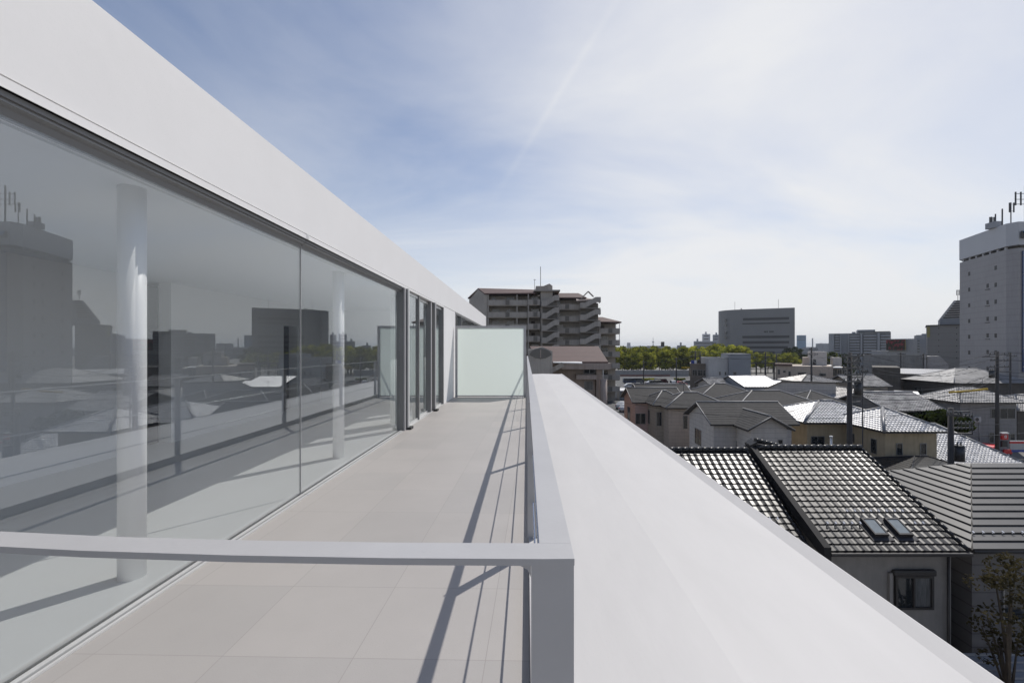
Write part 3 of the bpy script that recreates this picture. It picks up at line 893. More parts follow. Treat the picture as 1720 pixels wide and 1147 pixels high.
for k in range(18):
    p = lambda t: (9.22, yE2 + (yR - yE2) * t, e2 + (r2 - e2) * t + 0.05)
    b.tube([p(k / 18), p((k + 1.06) / 18)], 0.06, 8, 0.05)
b.build('verge_tiles', 'tile_black', rf2, world=True)
for k in range(4): snow_guard(rf2, Vector((7.9 + 0.276 * k, yE2, e2)) + Vector(v2).normalized() * 1.15 + nn * 0.03, nn)
b = MB(); b.box(3.2, 9.0, 14.8, 22.3, GZ, e2 - 0.15)
b.extr([(14.8, e2 - 0.15), (22.3, e2 - 0.15), (yR, r2 - 0.16)], 'x', 3.2, 9.0); b.build('wall', 'w_grey', H2, world=True)
# small tiled upstand at the junction of the two ridges
b = MB()
for k in range(5):
    xa_ = 9.66 + 0.21 * k; za_ = RZ_ + 0.33 - 0.055 * k
    b.tube([(xa_, 18.62 + 0.03 * k, za_), (xa_ + 0.24, 18.66 + 0.03 * k, za_ - 0.03)], 0.085, 10, 0.10)
    b.slab([(xa_, 18.45, za_ - 0.12), (xa_ + 0.21, 18.45, za_ - 0.16), (xa_ + 0.21, 18.75, za_ - 0.02), (xa_, 18.75, za_ - 0.02)], 0.06)
b.slab([(9.42, 18.5, RZ_ + 0.14), (9.68, 18.45, RZ_ + 0.30), (9.68, 19.0, RZ_ + 0.33), (9.42, 19.0, RZ_ + 0.16)], 0.1)
b.build('ridge_upstand', 'tile_black', H1, world=True)

# ================================================================ NEAR RIGHT: hipped house with flat tiles
H3 = house('charcoal house with a hipped roof of flat grey tiles in long horizontal courses', 14.12 + 0.25 + 8, 18.05, 15.5, 7.2, 6.06, 0.455, 'w_charcoal', 'slate_b', tile='flat', rw=0.335, ov=0.30, capr=0.05,
           cap='slate_b', caps=False, gutter=True, wins=[('f', -6.3, 3.6, 0.95, 1.5, dict(pane='pane', bars=0)), ('f', -3.6, 3.7, 1.6, 1.2), ('f', -1.0, 1.0, 1.7, 2.0)])
for k in range(14):
    y_ = 14.45; x_ = 14.9 + 0.33 * k
    o = None
    b = MB(); p = Vector((x_, 14.15 + 0.55, GZ + 6.06 + 0.25))
    b.bar(p + Vector((0, 0, 0.03)), p + Vector((0, 0.02, 0.12)), 0.03, 0.008); b.bar(p + Vector((0, 0.02, 0.12)), p + Vector((0, -0.05, 0.08)), 0.05, 0.008)
    b.v = [(a - H3.location.x, c - H3.location.y, d - H3.location.z) for a, c, d in b.v]
    b.build('snow_guard', 'metal_white', [c for c in H3.children if c.name.startswith('roof')][0])
# carport below
CP = emp('carport', 'low grey slatted carport roof at the foot of the charcoal house', 'carport', (14.6, 12.6, GZ))
b = MB(); b.slab([(13.3, 11.4, -8.35), (18.5, 11.4, -8.35), (18.5, 14.0, -8.15), (13.3, 14.0, -8.15)], 0.05)
for k in range(9): b.box(13.3, 18.5, 11.45 + 0.3 * k, 11.50 + 0.3 * k, -8.33 + 0.023 * k, -8.27 + 0.023 * k)
b.build('roof', 'metal_grey', CP, world=True)
for x in (13.5, 18.3):
    for y in (11.6, 13.8): MB().box(x - 0.04, x + 0.04, y - 0.04, y + 0.04, GZ, -8.42).build('post', 'alu', CP, world=True)
struct(MB().box(9.0, 30, 3, 14.2, GZ - 0.05, GZ + 0.02).build('driveway', 'concrete'))
# ================================================================ houses of the middle distance
def HE(label, x0, x1, y0, y1, eave, pitch, wall, roof, ov=0.45, **k):
    return house(label, (x0 + x1) / 2, (y0 + y1) / 2, x1 - x0 - 2 * ov, y1 - y0 - 2 * ov, eave, pitch, wall, roof, ov=ov, **k)


SIL = dict(tile='pan_far', tw=0.29, rw=0.27, cap='ridge_silver', capr=0.14)
HE('ochre-walled house with wide silver tiled roof, the larger left half of the ochre pair', 24.5, 33.4, 38.8, 46.4, 6.0, 0.38, 'w_yellow', 'tile_silver', ov=0.6, **SIL,
   wins=[('f', -2.9, 3.4, 1.2, 1.3, dict(bars=1)), ('f', 0.6, 3.5, 0.9, 1.2), ('l', 0.5, 3.4, 1.6, 1.2)])
HE('ochre-walled house wing with silver pyramid roof and four narrow dark windows', 28.1, 33.3, 34.6, 41.2, 6.0, 0.43, 'w_yellow', 'tile_silver', ov=0.55, inset=2.55, **SIL,
   wins=[('f', -0.95, 4.05, 0.5, 0.95, dict(bars=0)), ('f', 0.95, 4.05, 0.5, 0.95, dict(bars=0)), ('l', 0.9, 4.3, 0.7, 0.8, dict(bars=0)), ('l', -1.6, 3.9, 0.6, 1.2, dict(bars=0))])
HE('single-storey silver tiled roof sloping behind the ochre house at the right', 33.5, 40.6, 35.9, 46, 3.15, 0.46, 'w_grey', 'tile_silver', ov=0.5, inset=2.6, **SIL)
HE('low dark slate lean-to roof at the foot of the ochre house', 26.6, 33.6, 30.6, 36.6, 3.4, 0.30, 'w_dbrown', 'tile_black', ov=0.3, tile='slate', cap='metal_dark', capr=0.05)
HE('pale-walled gabled house with dark slate roof, left wall lit by a small window', 15.9, 23.6, 38.0, 44.6, 6.0, 0.46, 'w_pale', 'slate', shape='gable', capr=0.07,
   wins=[('l', 0.6, 3.4, 1.5, 1.5), ('f', -1.9, 3.1, 0.6, 0.7, dict(bars=0)), ('f', -0.9, 2.6, 1.1, 1.9)])
HE('cross wing of the pale house, slate gable facing forward over a bay window', 17.9, 21.75, 35.6, 40.5, 5.95, 0.56, 'w_pale', 'slate', shape='gable', axis='y', capr=0.06,
   wins=[('f', -0.1, 3.0, 1.9, 1.5, dict(bars=1, frame='cap')), ('f', 0.95, 4.7, 0.4, 0.4, dict(bars=0))])
HE('beige house with grey hipped roof and pale ridge lines beside the parking lot', 15.4, 23.0, 48.6, 54.6, 6.0, 0.47, 'w_beige', 'slate', capr=0.08,
   wins=[('l', 1.5, 3.3, 1.4, 1.7), ('f', -1.5, 3.6, 0.5, 1.5, dict(bars=0))])
HE('tan house wing with lower hipped roof left of the beige house', 14.5, 19.0, 50.5, 56.5, 6.05, 0.45, 'w_tan', 'slate', capr=0.08, inset=2.0,
   wins=[('f', -1.4, 3.6, 0.6, 1.6), ('l', 0.5, 3.4, 1.5, 1.7)])
HE('pinkish house with a slate gable, the leftmost house of the estate', 12.9, 19.5, 53.6, 60.5, 6.0, 0.42, 'w_pink', 'slate', shape='gable', capr=0.07,
   wins=[('l', 0.2, 3.2, 1.4, 1.8), ('f', -2.2, 3.3, 1.2, 1.3)])
HE('brick-brown house behind the pinkish one, long slate ridge next to parked cars', 15.3, 22.8, 59.5, 66.5, 6.0, 0.42, 'w_beige', 'slate', shape='gable', capr=0.08)
HE('house with broad grey hipped roof behind the pale gabled house', 22.4, 33.4, 47.2, 55.4, 6.0, 0.40, 'w_beige', 'slate', inset=3.9, capr=0.08)
HE('house with peaked slate roof below the shining white roof', 21.6, 31.0, 55.6, 64.0, 6.1, 0.40, 'w_tan', 'slate', inset=4.0, capr=0.09)
HE('small slate-roofed house squeezed against the big beige gable wall', 31.6, 37.6, 50.2, 57.0, 6.0, 0.42, 'w_tan', 'slate', capr=0.07)
HF = HE('house with a blinding white metal roof and grey side wall', 34.6, 41.0, 70.0, 81.0, 6.5, 0.25, 'w_cool', 'metal_white', shape='gable', tile='rib', tw=0.45, capr=0.05, cap='metal_white', ov=0.2)
HE('lower annex with white metal roof right of the blinding white roof', 41.2, 44.0, 72.6, 80, 6.1, 0.25, 'w_cool', 'metal_white', shape='gable', tile='rib', tw=0.45, capr=0.04, cap='metal_white', ov=0.2)
HE('small cottage with patchy worn tile roof left of the blinding white roof', 31.0, 34.4, 74.0, 81.0, 6.3, 0.3, 'w_pale', 'tile_worn', shape='gable', **{**SIL, 'capr': 0.1})
HE('old house with brownish worn tile roof above the big beige gable wall', 46.5, 53.6, 74.5, 82, 6.9, 0.3, 'w_tan', 'tile_worn', shape='hip', tile='pan_far', cap='slate', capr=0.1)
HE('old house with glaring patchy silver roof beside the tall utility pole', 55.2, 61.5, 74.0, 82.0, 6.2, 0.40, 'w_tan', 'tile_worn', shape='gable', **SIL, wins=[('f', 1.0, 3.5, 3.0, 1.6)])
HE('old house with mottled grey tile roof and dark gable end behind the ochre house', 37.9, 44.2, 46.2, 54.8, 6.0, 0.35, 'w_grey', 'tile_worn', shape='gable', **SIL)
HE('old house with dark tile roof and bright patch, behind the mottled grey roof', 41.0, 47.2, 56.0, 64.0, 6.0, 0.36, 'w_dbrown', 'tile_worn', shape='gable', axis='y', **{**SIL, 'cap': 'metal_dark'})
HE('black-roofed shed under the glaring silver roof', 50.0, 60.5, 66.0, 72.0, 4.4, 0.30, 'w_dbrown', 'metal_dark', tile='slate', cap='metal_dark', capr=0.07)
HE('grey two-storey house with silver flat-tile hipped roof at the right edge', 52.6, 60.7, 53.4, 60.2, 6.0, 0.46, 'w_mid', 'tile_mid', ov=0.6, inset=3.0, tile='pan_far', tw=0.33, rw=0.34, cap='slate_b', capr=0.05,
   wins=[('l', 1.6, 4.2, 0.7, 1.4, dict(bars=0)), ('l', 0.4, 4.2, 0.7, 1.4, dict(bars=0)), ('f', 0.55, 4.0, 0.55, 1.2, dict(bars=0)), ('f', 2.3, 3.95, 1.9, 1.3), ('f', 0.35, 1.0, 0.6, 1.25, dict(bars=0)), ('f', 2.9, 0.95, 0.6, 1.25, dict(bars=0)), ('f', 1.6, 1.5, 0.3, 0.9, dict(bars=0))])
HE('brown house with big grey hipped roof behind the grey house at the right edge', 73.8, 88.5, 76.0, 87.0, 6.6, 0.42, 'w_dbrown', 'tile_mid', tile='flat', rw=0.5, cap='cap', capr=0.09, wins=[('f', -5.2, 3.6, 1.6, 1.6), ('f', -1.5, 3.6, 1.6, 1.6), ('l', 2, 3.6, 1.6, 1.6)])
HE('dark-roofed house at the right edge below the white tower', 62.5, 74.0, 56.0, 64.0, 4.6, 0.4, 'w_dbrown', 'tile_worn', **SIL)
# yellow line sleeve on the wire above the grey house is built with the poles below

# the big beige wall with a half gable
x0, x1, y0, y1 = X(1283, 62), X(1401, 62), 62.0, 70.0
xm = X(1313, 62)
JB = emp('warehouse', 'windowless beige warehouse wall with a sloping left shoulder and thin dark coping', 'warehouse', ((x0 + x1) / 2, 66, GZ))
b = MB(); b.extr([(x0, GZ), (x1, GZ), (x1, -3.2), (xm, -3.2), (x0, -4.35)], 'y', y0, y0 + 0.3); b.box(x0, x1, y0 + 0.301, y1, GZ, -5.4); b.box(xm + 1, x1, y0 + 0.301, y1, -5.39, -4.1); b.build('wall', 'w_pale', JB, world=True)
b = MB(); b.bar((x0 - 0.1, y0 - 0.02, -4.36), (xm, y0 - 0.02, -3.16), 0.3, 0.1); b.box(xm, x1 + 0.1, y0 - 0.15, y0 + 0.4, -3.195, -3.03)
b.build('coping', 'fascia', JB, world=True)

# white commercial building left of the round-cornered office
G = block('commercial_building', 'plain white boxy building with two tiny windows and a taller grey stair block', 'building', X(1191, 92), X(1222, 92), 92, 104, Z(1205, 605, 92), 'w_white', 0.5)
wpart(G, 'stair_block', 'w_cool', (X(1222, 92) + 0.01, X(1256, 92), 91, 100, GZ, Z(1238, 594, 91)))
for px in (1209, 1218): pwin(G, px - 1.3, px + 1.3, 624, 630, 92)
pwin(G, 1232, 1238, 624, 630, 91)
Hh = block('commercial_building', 'brown low office with a band of bluish windows beside the white boxy building', 'building', X(1159, 97), X(1190, 97), 97, 108, Z(1175, 613, 97), 'w_brown', 0.3)
for k in range(3): pwin(Hh, 1163 + 9 * k, 1171 + 9 * k, 621, 631, 97, bars=1)
pwin(Hh, 1166, 1188, 641, 652, 97, bars=3)
SG = emp('roof_sign', 'small blue and white billboard on the roof of the brown low office', 'sign', (X(1165, 99), 99, Z(1165, 613, 97)))
wpart(SG, 'board', 'blue', (X(1161, 99), X(1166, 99), 98.9, 99.1, Z(1165, 611, 99), Z(1165, 605, 99)))
wpart(SG, 'board', 'white', (X(1166, 99) + 0.01, X(1170, 99), 98.9, 99.1, Z(1165, 611, 99), Z(1165, 605, 99)))
for px in (1162, 1169): wpart(SG, 'leg', 'iron', (X(px, 99) - 0.05, X(px, 99) + 0.05, 99.15, 99.25, Z(1165, 613, 97) , Z(1165, 606, 99)))
# beige three-storey building with windows
I_ = block('commercial_building', 'beige flat-roofed building with scattered windows and a brown cornice', 'building', X(1303, 88), X(1397, 88), 88, 100, Z(1350, 615, 88), 'w_beige')
wpart(I_, 'cornice', 'brownroof', (X(1301, 88), X(1331, 88), 87.7, 93, Z(1350, 615, 88) + 0.005, Z(1316, 611.5, 88)))
wpart(I_, 'upper_block', 'w_pale', (X(1331, 94), X(1359, 94), 94, 102, Z(1350, 615, 88) + 0.004, Z(1345, 590.5, 94)))
wpart(I_, 'upper_block', 'w_beige', (X(1321, 94), X(1330.9, 94), 94, 100, Z(1350, 615, 88) + 0.004, Z(1326, 600, 94)))
wpart(I_, 'upper_block', 'w_pale', (X(1359.2, 96), X(1373, 96), 96, 102, Z(1350, 615, 88) + 0.004, Z(1366, 600, 96)))
for a_, b_, c1, d1 in ((1306, 1310, 621, 630), (1315, 1320, 622.5, 627), (1324, 1328.5, 624, 632), (1340, 1354, 625, 632), (1375, 1386, 626, 631)): pwin(I_, a_, b_, c1, d1, 88)
I2 = block('commercial_building', 'low annex with dark shopfront windows under a white projecting roof', 'building', X(1398, 89), X(1424, 89), 89, 99, Z(1410, 618.5, 89), 'w_tan')
wpart(I2, 'roof', 'metal_white', (X(1374, 87), X(1426, 87), 86.4, 101, Z(1410, 618.3, 88) + 0.01, Z(1410, 617, 88) + 0.1))
for a_ in (1399, 1407, 1415): pwin(I2, a_, a_ + 7, 620.5, 631, 89, bars=1)
# steel gantry behind
GT = emp('steel_gantry', 'open dark steel frame standing behind the white building', 'gantry', (X(1277, 110), 110, GZ))
zt = Z(1277, 609, 110)
b = MB(); b.box(X(1256, 110), X(1302, 110), 109.9, 110.1, zt - 0.25, zt); b.box(X(1256, 110), X(1302, 110), 109.9, 110.1, zt - 1.6, zt - 1.45); b.build('beam', 'metal_dark', GT, world=True)
for px in (1256.5, 1271, 1286, 1301): wpart(GT, 'post', 'metal_dark', (X(px, 110) - 0.15, X(px, 110) + 0.15, 110.11, 110.3, GZ, zt))
# brown warehouse with white corrugated roof
LW = emp('warehouse', 'brown warehouse with long slit windows under a white corrugated roof', 'warehouse', (X(1563, 85), 90, GZ))
xa, xb = X(1512.5, 85), X(1614, 85); zt = Z(1563, 629, 85)
wpart(LW, 'wall', 'w_brown', (xa, xb, 85, 96, GZ, zt))
b = MB(); tiles(b, (xa - 0.1, 84.5, zt + 0.06), (1, 0, 0), (0, 12, 0.62), xb - xa + 0.3, 12.02, 0, 0, 'rib', 0.45); b.slab([(xa - 0.1, 84.5, zt + 0.05), (xb + 0.2, 84.5, zt + 0.05), (xb + 0.2, 96.5, zt + 0.67), (xa - 0.1, 96.5, zt + 0.67)], 0.04)
b.build('roof', 'metal_grey', LW, world=True)
pwin(LW, 1524, 1552, 630.5, 635.5, 85, bars=3); pwin(LW, 1575, 1606, 631.5, 636, 85, bars=3)
DW = block('warehouse', 'dark blank brown wall block left of the white corrugated roof', 'warehouse', X(1466, 84), X(1511.5, 84), 84, 95, Z(1490, 617, 84), 'w_dbrown')
GS = block('factory', 'long grey concrete factory with panelled wall and a sloping end', 'factory', X(1450, 122), X(1553, 122), 122, 134, Z(1500, 598, 122), 'concrete', 0.3)
for px in (1472, 1492, 1513, 1534): wpart(GS, 'pilaster', 'concrete', (X(px, 122), X(px, 122) + 0.5, 121.8, 121.99, GZ, Z(1500, 598, 122)))
b = MB(); zt = Z(1500, 598, 122); b.extr([(X(1553.5, 122), GZ), (X(1586, 122), GZ), (X(1586, 122), zt - 2.2), (X(1574, 122), zt), (X(1553.5, 122), zt)], 'y', 122.1, 133)
b.build('sloping_end', 'metal_grey', GS, world=True)
wpart(GS, 'roof_duct', 'metal_grey', (X(1548, 122), X(1552, 122), 121.5, 121.78, GZ, Z(1550, 598, 122) + 0.3))
Q5 = block('shed', 'small pale shed with white roof in front of the dark blank wall', 'shed', X(1510, 68), X(1545, 68), 68, 74, Z(1530, 664, 68), 'w_pale')
wpart(Q5, 'roof', 'metal_white', (X(1508, 67.5), X(1550, 67.5), 67.6, 74.5, Z(1530, 664, 68) + 0.01, Z(1530, 663, 68) + 0.1))

# apartment block far right of centre
NB = emp('apartment_building', 'distant grey apartment block with stacked balconies and a taller middle', 'building', (X(1442, 230), 240, GZ))
Yn = 230
def bx(p0, p1, pt, y0, y1, z0=GZ): return (X(p0, Yn), X(p1, Yn), y0, y1, z0, Z((p0 + p1) / 2, pt, Yn))
wpart(NB, 'wall', 'w_far', bx(1391.5, 1440, 559.5, 230.5, 245)); wpart(NB, 'wall', 'w_far', bx(1440.1, 1469, 554, 230.4, 246)); wpart(NB, 'wall', 'w_far', bx(1469.1, 1493.5, 558, 230.3, 245))
wpart(NB, 'roof_edge', 'fascia', (X(1441, Yn), X(1492, Yn), 229.5, 246, Z(1466, 557.8, Yn), Z(1466, 557.2, Yn)))
for p0, p1 in ((1391.7, 1401), (1411, 1413), (1425, 1426.5), (1445, 1448), (1472, 1476)):
    wpart(NB, 'pier', 'w_far', (X(p0, Yn), X(p1, Yn), 228.5, 230.25, GZ, Z(1400, 560, Yn)))
for p0, p1 in ((1402, 1410.5), (1427, 1444), (1450, 1471), (1477, 1493)):
    for k in range(8):
        zc = Z(1440, 564 + 4.6 * k, Yn)
        wpart(NB, 'balcony', 'w_far', (X(p0, Yn), X(p1, Yn), 228.8, 229.0, zc - 0.55, zc + 0.35)) 
    wpart(NB, 'recess_shade', 'w_aptdark', (X(p0, Yn), X(p1, Yn), 230.0, 230.24, GZ + 2, Z(1440, 561, Yn)))  # dark sheet paints the shade inside the balcony stack
for p0, p1, pt in ((1418, 1424, 557.5), (1428, 1432, 557.8)): wpart(NB, 'roof_box', 'w_far', (X(p0, 236), X(p1, 236), 236, 240, Z(1420, 559.5, Yn), Z(p0, pt, 236)))
# billboard building
BB = block('commercial_building', 'white building carrying a large billboard of red blossoms', 'building', X(1493, 150), X(1539, 150), 150, 162, Z(1515, 569, 150), 'w_white')
wpart(BB, 'lower_wing', 'w_white', (X(1456, 152), X(1492, 152), 152, 160, GZ, Z(1475, 589.5, 152)))
wpart(BB, 'lower_wing', 'w_far', (X(1478, 156), X(1492, 156), 156.5, 160, Z(1475, 589.5, 152) + 0.01, Z(1485, 579, 156)))
wpart(BB, 'plant_room', 'w_far', (X(1520, 154), X(1535, 154), 154, 158, Z(1515, 569, 150) + 0.01, Z(1528, 564, 154)))
wpart(BB, 'board_frame', 'alu_dark', (X(1490.5, 149.5), X(1523.2, 149.5), 149.3, 149.9, Z(1507, 589, 149.5), Z(1507, 569.5, 149.5)))
bb = mat('blossom_picture', (0.02, 0.026, 0.014), 0.5, vscale=0.9, col2=(0.36, 0.03, 0.05), ramp=(0.47, 0.62)); M['picture'] = bb
wpart(BB, 'blossom_poster', 'picture', (X(1491.3, 149.4), X(1522.4, 149.4), 149.24, 149.29, Z(1507, 588, 149.5), Z(1507, 570.4, 149.5)))
wpart(BB, 'poster_edge', 'yellow', (X(1522.5, 149.4), X(1523.1, 149.4), 149.24, 149.29, Z(1507, 588, 149.5), Z(1507, 570.4, 149.5)))
DR = block('commercial_building', 'dark slate-blue building squeezed between the billboard and the grey tower', 'building', X(1539.5, 158), X(1562, 158), 158, 170, Z(1550, 562.5, 158), 'w_cool')
wpart(DR, 'roof_room', 'w_cool', (X(1541, 160), X(1557, 160), 160, 166, Z(1550, 562.5, 158) + 0.01, Z(1549, 560.5, 160)))
for k in range(6): pwin(DR, 1541, 1545, 567 + 4.6 * k, 568.6 + 4.6 * k, 158)
# grey windowed block with louvred trapezoid roof house
M['yellow_dull'] = mat('dull_yellow_wall', (0.26, 0.24, 0.10), 0.8)
OB = block('office_building', 'grey tiled office block with rows of tiny windows and a louvred sloping penthouse', 'building', X(1558, 130), X(1614, 130), 130, 146, Z(1585, 546.5, 130), 'w_office')
wpart(OB, 'cornice', 'fascia', (X(1556, 130), X(1614, 130), 129.5, 146, Z(1585, 546.5, 130) + 0.001, Z(1585, 545.3, 130)))
wpart(OB, 'yellow_edge', 'yellow_dull', (X(1557.3, 130), X(1562.5, 130), 129.85, 129.99, Z(1560, 566, 130), Z(1560, 548, 130)))
for px in (1577, 1606):
    for k in range(6): pwin(OB, px - 1, px + 1, 550 + 9.9 * k, 552.6 + 9.9 * k, 130)
zb = Z(1590, 545.2, 130); zc = Z(1590, 535.5, 132); zd = Z(1594, 507, 134)
wpart(OB, 'penthouse', 'w_cool', (X(1568.5, 132), X(1614, 132), 132, 144, zb, zc))
b = MB(); pr = [(X(1568.5, 132), zc + .01), (X(1613, 132), zc + .01), (X(1606, 134), zd), (X(1581, 134), zd)]
b.extr(pr, 'y', 132.3, 142); b.build('louvre_house', 'w_white', OB, world=True)
for k in range(8):
    t = (k + 0.5) / 8; xa = pr[0][0] + (pr[3][0] - pr[0][0]) * t + 0.8; xb = pr[1][0] + (pr[2][0] - pr[1][0]) * t - 2.3; zz = zc + (zd - zc) * t
    wpart(OB, 'louvre', 'fascia', (xa, xb, 132.1, 132.29, zz - 0.17, zz + 0.17))


def antenna(par, x, y, z, h, panels=3, r=0.25, ph=1.6, mt='iron'):
    b = MB(); b.tube([(x, y, z), (x, y, z + h)], 0.09, 6)
    zt = z + h - ph / 2 - 0.1
    b.tube([(x - r, y, zt + ph * .35), (x + r, y, zt + ph * .35)], 0.03, 4); b.tube([(x - r, y, zt - ph * .35), (x + r, y, zt - ph * .35)], 0.03, 4)
    a = b.build('antenna_mast', mt, par, world=True)
    for k in range(panels):
        xx = x - r + 2 * r * k / max(1, panels - 1); c = MB(); c.box(xx - 0.11, xx + 0.11, y - 0.2, y - 0.08, zt - ph / 2, zt + ph / 2); c.build('antenna_panel', mt, a, world=True)


antenna(OB, X(1583, 135), 135, zd, 3.4, 2, 0.35); antenna(OB, X(1605, 135), 135, zd, 3.6, 2, 0.4)
b = MB(); b.tube([(X(1595, 135), 135, zd), (X(1595, 135), 135, zd + 3.2)], 0.04, 4); b.box(X(1590, 135), X(1601, 135), 135, 135.1, zd + 0.5, zd + 0.58); b.build('roof_rail', 'iron', OB, world=True)

# ---------------------------------------------------------------- white tower at the right edge
TW = emp('tower_building', 'tall white-tiled office tower with a plain crown band and roof antennas at the right edge', 'building', (110, 95, GZ))
P0 = Vector((X(1612, 100), 100)); P1 = Vector((X(1690, 86.7), 86.7)); P2 = Vector((X(1711, 85.2), 85.2))
P3 = Vector((P2.x + 30, 85.2)); P4 = Vector((P2.x + 30, 106)); P5 = Vector((P0.x * 1.075 + 1.5, 106))
zt = Z(1612, 404, 100); zb = Z(1612, 437, 100); zw = Z(1612, 441.5, 100)
fp = [P0, P5, P4, P3, P2, P1]
fp = fp[::-1]          # ccw check below
ar = sum(fp[i].x * fp[(i + 1) % 6].y - fp[(i + 1) % 6].x * fp[i].y for i in range(6))
if ar < 0: fp = fp[::-1]
cx = Vector((110, 95))
MB().prism(fp, GZ, zw).build('wall', 'w_tile', TW, world=True)
ins = [p + (cx - p) * 0.09 for p in fp]
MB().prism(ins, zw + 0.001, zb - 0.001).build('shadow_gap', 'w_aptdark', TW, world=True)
ou = [p + (cx - p) * -0.006 for p in fp]
MB().prism(ou, zb, zt).build('crown', 'w_crown', TW, world=True)
n2 = Vector((-(P1 - P0).y, (P1 - P0).x)).normalized()
if (n2.dot(-(cx - P0))) < 0: n2 = -n2


def facewin(A, Bp, n_, px, py, w_, h_, par, d0=0.01, d1=0.05, name='window', mt='fascia'):
    lo, hi = 0.0, 1.0
    f = lambda t: (lambda p: VPX + F * p.x / p.y)(A + (Bp - A) * t)
    for _ in range(40):
        m_ = (lo + hi) / 2
        if f(m_) < px: lo = m_
        else: hi = m_
    p = A + (Bp - A) * lo; u = (Bp - A).normalized()
    z = Z(px, py, p.y)
    q = [p - u * w_ / 2 + n_ * d1, p + u * w_ / 2 + n_ * d1, p + u * w_ / 2 + n_ * d0, p - u * w_ / 2 + n_ * d0]
    ar = sum(q[i].x * q[(i + 1) % 4].y - q[(i + 1) % 4].x * q[i].y for i in range(4))
    if ar < 0: q = q[::-1]
    return MB().prism(q, z - h_ / 2, z + h_ / 2).build(name, mt, par, world=True)


for px, y0 in ((1628, 460), (1659, 480), (1672.5, 450)):
    z0_ = None
    for k in range(7):
        py = y0 + (26.4 + (px - 1628) * 0.045) * k
        if px == 1659 and k > 5 or py > 630: continue
        facewin(P0, P1, n2, px, py, 0.62, 0.85, TW, 0.004, 0.03)
    if px == 1659:
        for k in range(6): facewin(P0, P1, n2, px, py - 150 + 27.8 * k - 10.5, 1.2, 0.1, TW, 0.004, 0.12, 'ledge')
for k in range(7):
    t = 0.06 + k * 0.15; p = P0 + (P1 - P0) * t
    q = [p, p + Vector((0.35, 0)), p + Vector((0.35, 0.35)), p + Vector((0, 0.35))]
    MB().prism([v - n2 * 0.35 for v in q], zw + 0.002, zb - 0.002).build('gap_post', 'w_crown', TW, world=True)
# blue glass on the street side
wpart(TW, 'blue_glazing', 'blueglass', (P2.x + 0.6, P3.x - 2, 85.0, 85.19, GZ + 8, zw - 0.6))
for k in range(8): wpart(TW, 'spandrel', 'alu_dark', (P2.x + 0.6, P3.x - 2, 84.93, 84.99, GZ + 9 + 3.58 * k, GZ + 9.15 + 3.58 * k))
wpart(TW, 'emblem_panel', 'fascia', (X(1711, 85) + 0.3, X(1711, 85) + 9, 84.7, 84.85, Z(1711, 400, 85), Z(1711, 388.5, 85)))
b = MB(); xx = X(1711, 85) + 0.5; z1_ = Z(1711, 389, 85); b.extr([(xx, z1_), (xx + 0.5, z1_ - 0.7), (xx + 1.6, z1_ - 0.95), (xx + 6, z1_ - 0.95), (xx + 6, z1_)][::-1], 'y', 84.6, 84.69)
b.build('emblem', mat('emblem_blue', (0.03, 0.16, 0.42), 0.4), TW, world=True)
for px, py, h in ((1665, 372, 2.7), (1672, 371, 2.9), (1683.5, 369, 3.3), (1698, 374, 4.4)):
    t = (px - 1612) / 78; p = P0 + (P1 - P0) * min(1, t * 1.05) + Vector((1.2, 0.6))
    if px in (1665, 1698): antenna(TW, X(px, p.y), p.y, zt, h, 3 if px == 1665 else 2, 0.42, 1.9)
    else: MB().tube([(X(px, p.y), p.y, zt), (X(px, p.y), p.y, zt + h)], 0.12, 6).build('antenna_mast', 'iron', TW, world=True)
wpart(TW, 'roof_box', 'w_far', (X(1672, 89), X(1684, 89), 89, 91, zt, zt + 1.2))
xm_ = X(1722, 92); b = MB(); b.tube([(xm_, 92, zt), (xm_, 92, zt + 9.5)], 0.16, 8)
for zz in (5.6, 6.6, 7.8):
    b.tube([(xm_ - 2.2, 92, zt + zz), (xm_ + 2.2, 92, zt + zz)], 0.06, 6)
mm_ = b.build('antenna_mast', 'iron', TW, world=True)
for dx in (-2.2, -1.1, 1.1, 2.2): wpart(mm_, 'antenna_panel', 'iron', (xm_ + dx - 0.12, xm_ + dx + 0.12, 91.75, 91.9, zt + 5.3, zt + 8.1))

# ---------------------------------------------------------------- round-cornered office beyond the trees
Yo = 350; xa, xb = X(1204, Yo), X(1332, Yo)
OF = emp('office_building', 'large dark grey office with a rounded left corner and long window bands', 'building', ((xa + xb) / 2, Yo + 14, GZ))
rr = 14.0; fp = [(xb, Yo), (xb, Yo + 28), (xa, Yo + 28)] + [(xa + rr * 1.35 - rr * 1.35 * math.cos(a), Yo + rr - rr * math.sin(a)) for a in [math.pi / 2 * k / 10 for k in range(11)]]
zo = Z(1270, 519, Yo)
MB().prism(fp, GZ, zo).build('wall', 'w_office', OF, world=True)
for py, x0_, x1_ in ((536, 1248, 1323), (543.5, 1247, 1324), (566, 1247, 1323.5), (575, 1247.5, 1323), (583.5, 1247.5, 1321), (592, 1247, 1300)):
    hh = 0.5 if py in (543.5,) else 0.95
    zc_ = Z(1285, py, Yo); wpart(OF, 'window_band', 'metal_dark', (X(x0_, Yo), X(x1_, Yo), Yo - 0.25, Yo - 0.02, zc_ - hh, zc_ + hh))
for py in (536.5, 544.5, 557.5, 566): zc_ = Z(1214, py, Yo); wpart(OF, 'window', 'pane', (X(1213, Yo + 4), X(1215.6, Yo + 4), Yo + 1.0, Yo + 6, zc_ - 1, zc_ + 1))
